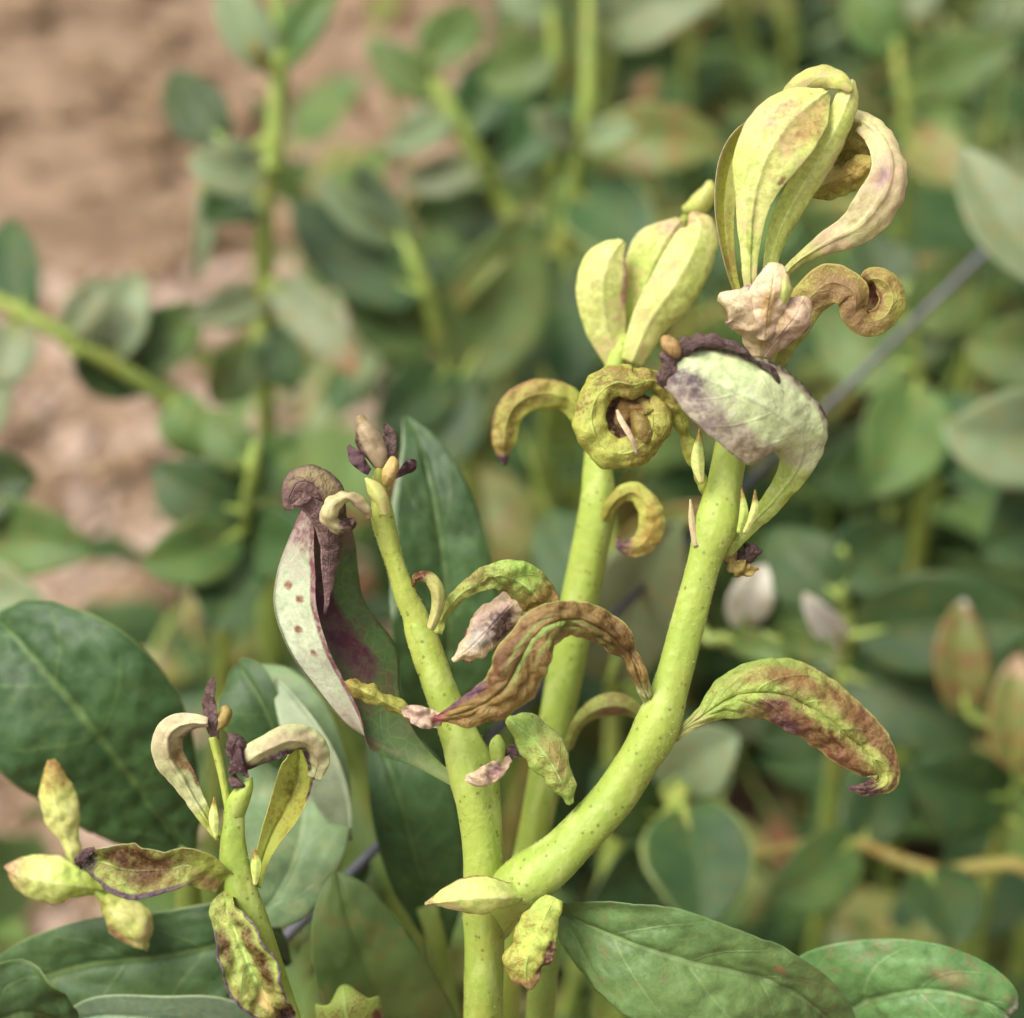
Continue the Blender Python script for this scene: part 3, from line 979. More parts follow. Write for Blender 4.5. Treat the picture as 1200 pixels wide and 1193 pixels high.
r2 = big_shoot('shoot with a huge dark leaf at the left edge behind the withered little shoot', [(215, 985, 4.6, .17), (225, 1100, 5.5, .2), (230, 1300, 7, .22)])
leaf(r2, [(225, 1010, 4.6), (190, 965, 4.2), (140, 895, 3.6), (95, 838, 3.3), (50, 785, 3.3), (15, 745, 3.5), (-8, 722, 3.8)],
     [(5, 5), (65, 60), (120, 112), (135, 124), (112, 104), (68, 64), (5, 5)], 'bigs', 'bigu', aL=10, aR=16, cL=-20, cR=-35, ridge=2, ruff=.12, rfreq=4, n=70, nu=16, blister=.6,
     paint=[('e', 0, 0, 1.1, .05, '#93a85e', .9)])
leaf(r2, [(340, 1130, 3.2), (285, 1105, 2.5), (200, 1120, 2.4), (110, 1130, 2.4), (30, 1150, 2.6), (-40, 1160, 3)],
     [(4, 4), (55, 50), (85, 60), (90, 60), (70, 50), (4, 4)], 'bigs', 'bigu', aL=10, aR=12, cL=-15, cR=-15, ridge=1.5, ruff=.12, rfreq=4, n=60, nu=14, blister=.5,
     paint=[('e', 0, 0, 1.1, .06, '#8fa56a', .9)])
leaf(r2, [(330, 1230, 2.4), (265, 1205, 2.0), (190, 1195, 1.9), (120, 1190, 2.1), (70, 1200, 2.6)],
     [(4, 4), (30, 44), (26, 36), (16, 28), (3, 4)], 'bigu', 'bigu', aL=10, aR=30, n=40, nu=10, ridge=1, paint=[('e', 0, 0, 1.1, .1, '#a9b58a', .9)])
leaf(r2, [(-60, 1290, -1.0), (-30, 1225, -1.3), (20, 1190, -1.4), (62, 1195, -1.2), (100, 1230, -.9)],
     [(4, 4), (60, 60), (60, 70), (28, 60), (3, 3)], 'bigs', 'bigu', aL=12, aR=12, ruff=.3, rfreq=16, n=70, nu=14, ridge=1.5, veins=7, blister=.6, paint=[('e', 0, 0, 1.1, .05, '#7f9a52', .9)])

r3 = big_shoot('shoot with a rounded leaf folded to show its pale underside behind the withered little shoot', [(285, 1075, 4.6, .13), (300, 1150, 5.4, .17), (320, 1300, 7, .2)])
leaf(r3, [(292, 1080, 2.6), (325, 1050, 2.5), (352, 990, 2.6), (358, 925, 3.0), (345, 860, 3.1), (318, 810, 3.4), (300, 785, 3.7)],
     [(10, 10), (62, 46), (82, 60), (82, 60), (72, 56), (50, 42), (12, 12)], 'sage', 'bigu', aL=6, aR=8, cL=-10, cR=-20, ridge=1, ruff=.06, rfreq=3, n=60, nu=14, blister=.3,
     paint=[('e', 0, 0, 1.1, .05, '#a9bd78', .9)])
leaf(r3, [(410, 985, 2.9), (408, 940, 2.6), (392, 890, 2.4), (365, 845, 2.4), (335, 808, 2.5), (322, 796, 2.7)],
     [(14, 3), (40, 4), (50, 5), (44, 5), (20, 4), (2, 2)], 'under_sage', 'bgm', aL=6, aR=10, n=40, nu=10, ridge=.5, label='pale turned-over leaf lobe')
leaf(r3, [(335, 905, 2.8), (326, 870, 2.6), (308, 825, 2.5), (290, 795, 2.6), (278, 778, 2.8)],
     [(3, 3), (46, 18), (60, 24), (50, 26), (16, 12)], 'bigs', 'bigu', aL=6, aR=8, cL=-15, cR=-15, n=40, nu=10, ridge=1.5, paint=[('e', 0, 0, 1.1, .08, '#9db56a', .9)])

r4 = big_shoot('shoot with tall blue green leaves right behind the yellowed main stem', [(500, 1060, 4.6, .16), (520, 1150, 5.4, .19), (530, 1300, 7, .22)])
leaf(r4, [(520, 960, 4.9), (525, 880, 4.4), (528, 780, 3.8), (524, 690, 3.5), (512, 600, 3.5), (495, 530, 3.7), (474, 487, 4.0)],
     [(5, 5), (50, 50), (72, 66), (76, 66), (62, 54), (30, 30), (3, 3)], 'bigs', 'bigu', aL=16, aR=14, cL=10, cR=-25, ridge=1.6, n=70, nu=14, blister=.5, ruff=.1, rfreq=4,
     paint=[('e', -1, .5, 1.1, .22, '#9ab08a', .8)])
leaf(r4, [(520, 1120, 5), (505, 1060, 4.6), (485, 1000, 4.2), (466, 930, 4.0), (448, 880, 4.2), (432, 840, 4.6)],
     [(5, 5), (36, 45), (44, 70), (40, 75), (22, 50), (3, 3)], 'bigs', 'bigu', aL=14, aR=10, cR=-15, ridge=1.4, n=50, nu=12, blister=.4)
leaf(r4, [(520, 1200, 5.4), (490, 1190, 5), (440, 1140, 4.6), (420, 1070, 4.5), (430, 1000, 4.8)],
     [(4, 4), (40, 40), (52, 52), (40, 40), (3, 3)], 'bgm', 'bigu', aL=12, aR=10, ridge=1.2, n=50, nu=12, blister=.4)
leaf(r4, [(540, 1290, 3.6), (495, 1235, 2.8), (448, 1165, 2.3), (418, 1100, 2.1), (402, 1050, 2.1), (394, 1022, 2.2)],
     [(5, 5), (60, 60), (72, 72), (60, 60), (36, 36), (6, 6)], 'bgm', 'bigu', aL=12, aR=10, cR=-20, ridge=1.2, n=50, nu=12, blister=.4, ruff=.1, rfreq=4)
leaf(r4, [(430, 1290, 1.9), (418, 1245, 1.6), (409, 1205, 1.3), (404, 1175, 1.2), (402, 1154, 1.4)],
     [(6, 6), (34, 34), (42, 42), (36, 36), (9, 9)], 'mott_g', 'under', aL=-10, aR=-10, cL=-50, cR=-50, n=40, nu=10, paint=[('g', .62, .75, .1, .25, '#7a3040', 1), ('e', 0, 0, 1.1, .15, '#a9b56a', .7)])

# ------------------------------------------------------------------ main sick plant
mp = root_at('sick_plant', Vector(W(567, 1193, FOCUS + .9) * np.array([.8, 1, 0]) + np.array([.1, .35, -.1])),
             'forked plant in focus with lime stems and curled withered purple brown leaves', 'plant')
stem(mp, [(567, 1193, .9, 25), (568, 1110, .6, 24), (567, 1070, .5, 26), (566, 1000, .4, 24.5), (560, 940, .3, 26), (553, 905, .3, 29), (538, 862, .3, 23), (517, 812, .3, 20.5), (508, 785, .3, 20), (495, 750, .3, 17.5), (488, 728, .25, 15), (482, 714, .25, 10)], 'stem', 'stem', to_ground=True, n=110, bumps=.1, fuzz=2600)
stem(mp, [(508, 785, .3, 18), (495, 748, .28, 18), (484, 718, .25, 14.5), (474, 695, .22, 13), (460, 652, .2, 11.5), (450, 610, .1, 13.5), (446, 582, .1, 10.5), (446, 562, .05, 9), (446, 545, .02, 6), (444, 532, 0, 3)], 'stem_y', 'stem_end', n=80, bumps=.22, fuzz=1500)
stem(mp, [(584, 1092, .75, 14), (592, 1058, .45, 28), (622, 1030, .1, 32), (662, 998, 0, 28), (715, 940, 0, 26), (748, 890, 0, 25), (770, 850, 0, 27.5), (787, 800, 0, 22), (812, 705, 0, 20.5),
          (826, 655, 0, 21), (839, 615, 0, 26.5), (848, 570, .1, 21), (858, 520, .15, 19.5), (872, 470, .2, 20), (890, 425, .1, 17), (902, 390, 0, 14), (898, 350, 0, 11), (893, 322, 0, 9)],
     'stem', 'branch', n=150, bumps=.10, fuzz=3000)

# top cluster
PK = [('t', .45, .4, '#d0a486', .55), ('e', 0, .2, 1, .12, '#d8b898', .7)]
RIMY = ('e', 0, .05, 1.1, .07, '#dcd99c', .9)
leaf(mp, [(610, 860, .1), (560, 720, .1), (535, 590, .1), (530, 470, .1), (550, 350, .1), (596, 268, .05), (650, 215, .05)], [6, 14, 24, 34, 40, 36, 8], 'tip_in', 'tip', Z1, aL=25, aR=20, cL=30, cR=20,
     paint=[('e', -1, .1, 1.1, .35, '#d2c696', .9), ('g', .5, .4, .3, .5, '#8a8a34', .6)])
leaf(mp, [(690, 300, .35), (745, 170, .3), (800, 98, .1), (850, 78, 0), (900, 92, -.1), (930, 125, -.1)], [30, 48, 46, 36, 26, 6], 'tip', 'tip', Z1, aL=-10, aR=-10, cL=-40, cR=-40, blister=.4, paint=[RIMY])
leaf(mp, [(655, 900, .1), (668, 720, .0), (700, 570, .0), (765, 440, -.05), (838, 318, -.05), (893, 210, -.05), (924, 130, -.05), (930, 88, 0)], [10, 18, 34, 46, 52, 44, 34, 12], 'tip', 'tip', Z1,
     aL=-22, aR=-14, cL=-20, cR=-45, paint=[('e', 1, .2, 1.1, .2, '#c9cf6a', .6), RIMY], ridge=-.6, blister=.25)
leaf(mp, [(630, 900, .0), (612, 740, -.2), (612, 600, -.28), (622, 470, -.34), (660, 340, -.38), (730, 230, -.32), (800, 165, -.2), (852, 128, -.05)], [10, 18, 32, 56, 98, 110, 84, 18], 'tip', 'tip', Z1,
     aL=-6, aR=-2, cL=-34, cR=-6, blister=.3, ridge=-.8, n=90, nu=16, ruff=.08, rfreq=4,
     paint=[('g', .68, .25, .25, .7, '#d8b090', .4), ('g', .58, .8, .025, .1, '#7a4a3a', 1), ('g', .87, .5, .15, .5, '#d8b070', .6), RIMY, ('g', .35, 0, .2, .5, '#bccb62', .6), ('g', .8, -.5, .12, .5, '#dcb296', .5)])
leaf(mp, [(690, 800, .1), (725, 690, .0), (835, 608, .0), (950, 545, -.1), (1018, 462, -.2), (1050, 385, -.2), (1042, 315, -.1), (1000, 248, .1), (935, 212, .3), (880, 250, .6)],
     [(10, 10), (14, 14), (34, 32), (60, 62), (70, 68), (62, 58), (52, 52), (42, 44), (32, 38), (20, 20)], 'blush', 'tip', Z1, aL=-4, aR=-6, cL=-18, cR=-40, n=90, nu=14, blister=.5, ridge=-1,
     paint=[('b', .36, .2, '#c4c868', .9), ('g', .6, -.3, .08, .4, '#a07888', .7), ('e', 1, .1, .95, .1, '#dedba0', .9), ('e', -1, .1, .95, .08, '#dedba0', .9)])
leaf(mp, [(1020, 330, .1), (965, 362, .2), (905, 392, .35), (840, 420, .5), (785, 450, .6)], [14, 46, 56, 50, 10], 'mott', 'mott', Z1, aL=-10, aR=-10, cL=-40, cR=-40, blister=.8,
     paint=[('g', .4, 0, .5, .8, '#b8a052', .8)])
leaf(mp, [(940, 222, .2), (925, 285, .35), (905, 345, .5), (860, 395, .6)], [14, 54, 62, 16], 'mott', 'mott', Z1, aL=10, aR=10, cL=30, cR=30, blister=.8, paint=[('g', .4, 0, .5, .8, '#a8a04a', .6)])
leaf(mp, [(900, 434, .1), (922, 394, .0), (945, 354, -.05), (974, 331, -.1), (1001, 342, -.12), (1003, 365, -.05), (1017, 377, 0), (1037, 371, .05), (1046, 351, .05), (1038, 331, .05), (1021, 327, .1), (1013, 342, .2)],
     [(12, 12), (17, 18), (21, 23), (23, 23), (18, 21), (15, 17), (14, 16), (15, 16), (15, 16), (15, 16), (13, 13), (4, 4)], 'mott', 'mott_b',
     n=130, nu=14, blister=.55, aL=-20, aR=-14, cL=0, cR=-15, paint=[('b', .3, .15, '#b8c45a', .9), ('e', -1, .55, 1.1, .4, '#6a2c22', 1), ('t', .92, .06, '#6a2c22', .8), ('e', 0, .2, 1, .12, '#c9c36a', .9), ('g', .5, .2, .3, .8, '#a5895a', .9)])
leaf(mp, [(1004, 338, .3), (1020, 344, .35), (1034, 352, .35), (1044, 366, .3)], [8, 20, 20, 8], 'mott_b', 'mott_b', name='leaf_fold', aL=8, aR=8, cL=20, cR=20, n=30, nu=8, blister=.5, paint=[('g', .3, 0, .4, 1, '#6a2c22', .9)])
leaf(mp, [(645, 950, -.2), (640, 880, -.45), (612, 815, -.62), (566, 782, -.68), (512, 762, -.62)], [(30, 40), (66, 76), (70, 78), (54, 52), (16, 14)], 'pinkp', 'pinkp', Z1,
     aL=-10, aR=-14, cL=-60, cR=-40, ruff=.08, rfreq=6, blister=.7, nu=12, paint=[('g', .35, .2, .3, .5, '#cfae72', .8), ('e', 0, .3, 1.1, .2, '#94748a', .6)])
leaf(mp, [(655, 950, -.2), (705, 890, -.5), (750, 835, -.62), (772, 795, -.58), (786, 768, -.45)], [(34, 24), (72, 50), (78, 54), (66, 46), (36, 26)], 'pinkp', 'pinkp', Z1,
     aL=-10, aR=-12, cL=-45, cR=-60, ruff=.08, rfreq=6, blister=.7, nu=12, paint=[('e', 1, 0, 1, .3, '#907086', .6), ('g', .5, -.4, .3, .5, '#d8bc8a', .7)])
leaf(mp, [(660, 900, -.45), (668, 820, -.66), (680, 740, -.7), (690, 662, -.6)], [(44, 44), (74, 66), (64, 56), (22, 20)], 'pinkp', 'pinkp', Z1, aL=-14, aR=-14, cL=-35, cR=-35, blister=.7, ruff=.1,
     paint=[('g', .4, 0, .4, .4, '#cfa56a', .7), ('e', 0, .3, 1.1, .2, '#8d6a80', .7)])
leaf(mp, [(712, 830, -.45), (716, 780, -.66), (720, 735, -.72), (724, 695, -.66)], [8, 24, 28, 10], 'tip', 'tip', Z1, aL=-20, aR=-20, cL=-60, cR=-60, paint=[('t', .6, .3, '#cfb088', .6)])

# blanched leaf folded over the branch
bl = leaf(mp, [(846, 648, .1), (872, 622, -.05), (908, 585, -.2), (936, 545, -.42), (938, 508, -.75), (905, 480, -1.02), (860, 458, -1.12), (815, 440, -1.1), (782, 432, -1.0)],
          [(10, 10), (11, 11), (13, 13), (26, 20), (56, 38), (66, 48), (56, 45), (40, 36), (20, 20)], 'white', 'under', aL=0, aR=0, cL=-26, cR=-36, n=120, nu=18, blister=.35, ruff=.06, rfreq=6, ridge=-.5,
          paint=[('b', .42, .1, '#b5c456', 1), ('g', .95, -.4, .14, .6, '#74606a', 1), ('e', -1, .5, 1.1, .7, '#a8968c', .8), ('e', -1, .38, .75, .65, '#a8947c', .8),
                 ('e', 1, .45, 1.1, .34, '#8f7468', .75), ('e', 1, .45, 1.1, .14, '#4a3038', 1), ('g', .6, .3, .25, .4, '#c3cc9a', .5)])
leaf(bl, [(926, 474, -.9), (910, 444, -1.0), (880, 418, -1.08), (840, 402, -1.1), (802, 408, -1.08), (778, 432, -.98)], [(2, 2), (3, 4), (3, 5), (4, 6), (8, 9), (4, 5)], 'purple', 'purple',
     name='withered_margin', ruff=.8, rfreq=11, aL=20, aR=-40, cR=-60, n=90, nu=7, blister=1.0, thick=.03, label='crumpled dark purple leaf margin')
lump(bl, [(776, 404, -1.0, 3), (782, 402, -1.05, 9), (790, 410, -1.1, 9), (795, 418, -1.05, 3)], M_TAN, 'dried_tip')
leaf(bl, [(772, 452, -.95), (784, 432, -1.05), (790, 412, -1.05), (806, 396, -1.0)], [(4, 4), (10, 10), (12, 10), (4, 4)], 'purple', 'purple', name='withered_margin', ruff=.8, rfreq=7, nu=7, n=40, blister=1.0, thick=.03, cL=-50, cR=-50)

# snail-rolled leaf
cx, cy = 729, 490
pts, hh = [(830, 580, .1), (818, 552, -.05), (803, 508, -.15), (790, 472, -.3), (768, 447, -.45)], [5, 8, 9, 11, 15]
for k in range(11):
    a = math.radians(68 + k * 31)
    pts.append((cx + 36 * math.cos(a), cy - 42 * math.sin(a), -.55 + .01 * k))
    hh.append(20)
for k in range(9):
    a = math.radians(68 + 341 + k * 38)
    r = 27 - 19 * k / 8
    pts.append((cx + 14 + r * .9 * math.cos(a), cy + 8 - r * math.sin(a), -.42 + .04 * k))
    hh.append(13 - 6 * k / 8)
leaf(mp, pts, hh, 'mott', 'mott', aL=-10, aR=-10, cL=-45, cR=-50, n=190, nu=14, blister=.8,
     paint=[('b', .27, .08, '#b9c65a', 1), ('e', -1, .3, .8, .3, '#5a3026', .9), ('g', .45, -.2, .3, .4, '#94702f', .4), ('t', .74, .1, '#a58048', .7), ('e', 1, .2, .72, .3, '#b3bb4e', .9)])
leaf(mp, [(706, 470, -.3), (730, 488, -.25), (752, 506, -.25), (766, 520, -.3)], [12, 34, 34, 12], 'mott_b', 'mott_b', name='leaf_fold', aL=8, aR=8, n=30, nu=8, blister=.6, paint=[('g', .4, 0, .5, 1, '#4a2a22', 1)])
leaf(mp, [(746, 532, -.56), (739, 512, -.64), (728, 492, -.62), (723, 480, -.5)], [(1.5, 1.5), (3, 3), (3.5, 3), (1.5, 1.5)], 'pinkp', 'purple', name='leaf_tip', n=30, nu=5, aL=-20, aR=-20)
lump(mp, [(738, 478, -.2, 3), (750, 494, -.36, 13), (754, 510, -.38, 14), (750, 526, -.34, 6)], 'mott_b', 'rolled_tip', n=30, bumps=.3)
# stipules on the branch
ST = [('t', .6, .3, '#a9803a', .9)]
leaf(mp, [(822, 566, -.3), (818, 540, -.35), (820, 502, -.35)], [3, 8, 1], 'tip', 'tip', name='stipule', n=24, nu=5, aL=-25, aR=-25, paint=ST)
leaf(mp, [(866, 625, -.3), (872, 600, -.4), (869, 572, -.4)], [3, 5, 1], 'tip', 'tip', name='stipule', n=24, nu=5, aL=-25, aR=-25, paint=ST)
leaf(mp, [(872, 625, -.3), (884, 600, -.4), (885, 574, -.4)], [3, 5, 1], 'tip', 'tip', name='stipule', n=24, nu=5, aL=-25, aR=-25, paint=ST)
leaf(mp, [(816, 640, -.2), (811, 610, -.15), (809, 585, -.1)], [4, 4, 1], 'blush', 'blush', name='stipule', n=24, nu=5, aL=-25, aR=-25)
leaf(mp, [(840, 640, .2), (858, 650, .2), (874, 654, .15), (888, 640, .1)], [(8, 8), (13, 14), (14, 13), (3, 3)], 'purple', 'purple', name='withered_tip', n=40, nu=8, ruff=.9, rfreq=7, blister=1.5, cL=-50, cR=-50)
leaf(mp, [(850, 648, .15), (862, 662, .1), (876, 670, .1), (890, 668, .1)], [(5, 5), (12, 12), (11, 11), (3, 3)], 'mott_b', 'purple', name='withered_tip', n=40, nu=8, ruff=.9, rfreq=7, blister=1.5, cL=-50, cR=-50)

# mottled sickle leaf in the middle
leaf(mp, [(775, 850, .1), (754, 808, -.25), (740, 773, -.4), (714, 744, -.55), (676, 727, -.7), (640, 735, -.85), (614, 766, -.9), (594, 804, -.85), (558, 830, -.75), (505, 845, -.6)],
     [(7, 7), (8, 8), (11, 12), (19, 22), (21, 22), (25, 26), (30, 28), (35, 28), (22, 20), (4, 4)], 'mott_b', 'under', aL=-26, aR=-14, cL=-8, cR=-10, n=140, nu=18, blister=1.0, ridge=3, ruff=.16, rfreq=9, veins=9,
     paint=[('b', .2, .08, '#c2cc8a', 1), ('g', .36, .0, .14, .9, '#76602f', .75), ('g', .72, .55, .16, .5, '#80603a', .9), ('g', .60, -.1, .14, .16, '#8fb25a', 1), ('g', .62, .35, .1, .06, '#8fb25a', .9), ('e', 1, .78, 1.1, .5, '#6a4258', 1),
            ('t', .93, .05, '#b0685e', .8), ('e', 0, .2, .85, .1, '#b4b866', .9), ('g', .5, -.55, .2, .12, '#93b05a', .8)])
# right hanging leaf
leaf(mp, [(772, 880, .0), (790, 864, -.05), (820, 842, -.1), (861, 818, -.15), (910, 814, -.2), (953, 832, -.2), (990, 860, -.15), (1021, 888, -.1), (1037, 912, -.05), (1020, 926, -.1), (996, 924, -.15)],
     [(8, 8), (7, 7), (10, 10), (30, 26), (42, 36), (44, 38), (40, 36), (33, 30), (20, 16), (10, 10), (3, 3)], 'mott_g', 'under', aL=-14, aR=-24, cL=-18, cR=-8, n=130, nu=18, blister=.7, ridge=3, ruff=.1,
     rfreq=8, veins=9, paint=[('b', .22, .08, '#c0c878', 1), ('g', .62, .6, .32, .5, '#8a5f40', 1), ('g', .75, -.65, .22, .4, '#8a5f40', .95), ('g', .45, -.5, .2, .3, '#94703e', .6), ('e', 0, .15, .9, .08, '#c0b870', .8), ('g', .5, .8, .07, .25, '#6d3c58', 1), ('g', .42, .3, .05, .25, '#7d4c50', .8),
                              ('t', .88, .06, '#6d4450', 1), ('e', -1, .1, .5, .3, '#8fae4c', .8)])
# leaves on the yellowed stem
leaf(mp, [(512, 742, .1), (522, 716, .05), (548, 690, -.05), (582, 676, -.1), (612, 684, 0), (632, 702, .1), (640, 722, .2)], [(5, 5), (6, 6), (10, 10), (18, 16), (24, 22), (24, 26), (12, 12)], 'mott_g', 'pinkp',
     aL=-12, aR=-35, cL=-15, cR=0, n=80, nu=12, blister=1.0, paint=[('b', .3, .15, '#b5bf58', 1), ('t', .7, .2, '#8d6a38', .8)])
leaf(mp, [(606, 700, .2), (592, 716, .15), (572, 738, .1), (550, 760, .1), (530, 774, .1)], [(10, 10), (24, 22), (24, 22), (18, 16), (3, 3)], 'pinkp', 'pinkp', aL=-20, aR=-20, cL=-50, cR=-50, n=50, blister=1.0, ruff=.2,
     paint=[('g', .35, -.3, .25, .8, '#5d3c48', 1), ('g', .65, .1, .2, .4, '#c8bcae', .8), ('e', 0, .5, 1.1, .2, '#8a5068', .9)])
leaf(mp, [(496, 845, -.2), (468, 832, -.35), (436, 815, -.45), (410, 802, -.4), (402, 798, -.35)], [(6, 6), (13, 13), (14, 14), (12, 12), (4, 4)], 'mott', 'mott', aL=-35, aR=-35, cL=-90, cR=-90, n=50, blister=1.0,
     paint=[('b', .25, .2, '#a8645e', 1), ('t', .5, .4, '#b09a4c', .6)])
leaf(mp, [(520, 846, -.5), (500, 842, -.55), (482, 836, -.5), (470, 834, -.45)], [(6, 8), (12, 12), (8, 10), (3, 3)], 'pinkp', 'purple', name='withered_tip', ruff=1.0, rfreq=9, n=30, nu=6, blister=1.5)
leaf(mp, [(668, 945, -.2), (655, 910, -.3), (632, 875, -.3), (608, 852, -.2), (594, 842, -.1)], [(6, 6), (17, 17), (24, 24), (18, 18), (4, 4)], 'mott_g', 'under', aL=-15, aR=-15, cL=-35, cR=-35, n=50, blister=.8,
     paint=[('g', .5, .4, .3, .5, '#a8935a', .7), ('e', 0, 0, 1.1, .15, '#bcc080', .7)])
lump(mp, [(584, 892, .0, 8), (583, 874, -.05, 10), (584, 862, 0, 3)], 'stem', 'leaf_stub', bumps=.1)
leaf(mp, [(600, 888, -.1), (582, 902, -.2), (562, 912, -.2), (550, 910, -.15)], [(4, 4), (11, 11), (10, 10), (3, 3)], 'pinkp', 'purple', name='withered_tip', ruff=.8, rfreq=8, n=30, nu=6, blister=1.5,
     paint=[('g', .4, 0, .4, .8, '#7a4a58', .7)])
leaf(mp, [(590, 890, .0), (602, 880, -.1), (612, 886, -.1)], [(4, 4), (8, 8), (2, 2)], 'purple', 'purple', name='withered_tip', ruff=.8, n=24, nu=5)
# big blanched folded leaf on the left
leaf(mp, [(535, 918, .4), (490, 890, .5), (450, 872, .5), (408, 850, .45), (370, 806, .4), (340, 764, .35), (322, 714, .35), (325, 672, .35), (338, 634, .3), (352, 602, .25), (366, 578, .25)],
     [(6, 6), (10, 18), (18, 48), (34, 88), (46, 118), (60, 126), (66, 118), (60, 106), (46, 86), (32, 60), (12, 30)], 'dark_in', 'whiteg',
     aL=[0, 20, 60, 140, 158, 158, 158, 158, 150, 140, 120], aR=-14, cL=-25, cR=-30, n=120, nu=16, sang=[60, 58, 52, 40, 26, 16, 10, 4, 0, -4, -6],
     paint=[('b', .2, .15, '#8a9a58', .8), ('g', .62, .5, .18, .2, '#5a2c3c', 1), ('g', .45, .6, .08, .2, '#5a3040', .6), ('t', .74, .22, '#8a6468', 1), ('e', -1, .2, 1.1, .2, '#80505a', 1), ('g', .3, -.3, .14, .5, '#a58a80', .6), ('g', .62, -.4, .012, .12, '#8d5f50', 1),
            ('g', .7, -.6, .012, .12, '#8d5f50', 1), ('g', .55, -.55, .012, .1, '#8d5f50', 1), ('g', .74, -.3, .014, .1, '#8d5f50', 1)])
leaf(mp, [(381, 720, .1), (384, 680, .02), (386, 645, -.08), (385, 612, -.2), (379, 586, -.3), (366, 568, -.36), (350, 566, -.38), (340, 582, -.34), (338, 598, -.3)],
     [(2, 2), (6, 8), (11, 14), (20, 20), (30, 25), (30, 22), (24, 18), (16, 12), (5, 5)], 'purple', 'purple', name='leaf_fold', aL=-6, aR=-10, cL=-12, cR=-40, n=80, nu=14, blister=.4, ruff=.1, rfreq=6,
     label='purple hooded leaf top', paint=[('b', .5, .3, '#9a7678', .5), ('g', .72, .45, .2, .5, '#a8966c', .8), ('e', -1, .2, .8, .25, '#a08482', .7)])
# withered tip of the yellowed stem
leaf(mp, [(448, 552, 0), (441, 535, -.1), (430, 510, -.15), (420, 487, -.1)], [(6, 6), (14, 14), (16, 15), (5, 5)], 'blush', 'purple', aL=-15, aR=-15, cL=-60, cR=-60, n=40, nu=12, blister=.3,
     paint=[('e', -1, 0, 1, .7, '#5a3a44', 1), ('t', .7, .2, '#c9b884', .7)])
leaf(mp, [(448, 545, .1), (455, 525, .15), (456, 508, .15), (450, 496, .1)], [(5, 5), (9, 9), (7, 7), (2, 2)], 'purple', 'purple', n=40, nu=8, ruff=.3, blister=.6)
leaf(mp, [(432, 552, -.2), (424, 545, -.25), (416, 534, -.25), (408, 522, -.2)], [(4, 4), (7, 7), (9, 8), (2, 2)], M_DRY, M_DRY, name='withered_tip', n=40, nu=8, ruff=.6, rfreq=6, blister=.8)
lump(mp, [(452, 568, -.1, 4), (456, 556, -.15, 9), (460, 544, -.15, 8), (460, 536, -.1, 3)], M_TAN, 'bud', bumps=.15)
leaf(mp, [(462, 560, .05), (472, 552, .05), (482, 545, .05), (488, 540, .05)], [(2, 2), (5, 5), (8, 7), (2, 2)], M_DRY, M_DRY, name='withered_tip', n=24, nu=5, ruff=1.5, rfreq=9, blister=1.5)
leaf(mp, [(452, 604, -.25), (446, 585, -.35), (436, 570, -.35), (428, 560, -.3)], [(6, 6), (9, 9), (9, 9), (2, 2)], 'tip', 'tip', n=30, nu=6, aL=-25, aR=-25, cL=-50, cR=-50, paint=[('e', 0, .2, 1, .2, '#b58a4a', .8)])
leaf(mp, [(436, 608, -.2), (422, 592, -.35), (404, 584, -.45), (388, 594, -.5), (388, 612, -.45), (402, 618, -.35), (416, 610, -.25)], [(5, 5), (8, 8), (10, 10), (10, 11), (9, 10), (8, 8), (2, 2)], 'blush', 'mott_b', aL=-25, aR=-25,
     cL=-50, cR=-50, n=60, blister=.8, paint=[('t', .72, .15, '#4a2c34', 1), ('e', -1, .2, .8, .5, '#8d5a3a', .8)])
leaf(mp, [(504, 738, -.2), (513, 712, -.25), (512, 692, -.3), (502, 678, -.3), (488, 678, -.25), (484, 688, -.2)], [(5, 5), (8, 7), (8, 8), (7, 8), (5, 6), (2, 2)], 'tip', 'mott_b', aL=-25, aR=-25, cL=-40, cR=-40, n=50,
     paint=[('t', .6, .2, '#7a4a2c', .9)])
# bracts at the fork
leaf(mp, [(618, 1050, .0), (592, 1052, -.38), (562, 1052, -.45), (532, 1055, -.4), (498, 1060, -.3)], [(8, 8), (17, 18), (22, 22), (17, 17), (2, 2)], 'tip', 'under', name='bract', aL=-15, aR=-15, cL=-45, cR=-45, n=40, blister=.4, ridge=-.6,
     paint=[('e', 0, .1, 1.1, .16, '#a97a6a', .8), ('t', .85, .1, '#9a7a5a', .7)])
leaf(mp, [(650, 1052, -.3), (634, 1085, -.4), (620, 1118, -.45), (616, 1142, -.4), (622, 1158, -.3)], [(10, 10), (22, 20), (27, 24), (20, 22), (5, 5)], 'mott', 'under', name='bract', aL=-6, aR=-15, cL=-12, cR=-45, n=50, blister=1.0,
     ruff=.15, paint=[('e', -1, .35, 1.1, .6, '#5a2a30', 1), ('t', .8, .12, '#a0705a', .8), ('b', .35, .2, '#b5c25c', .8)])

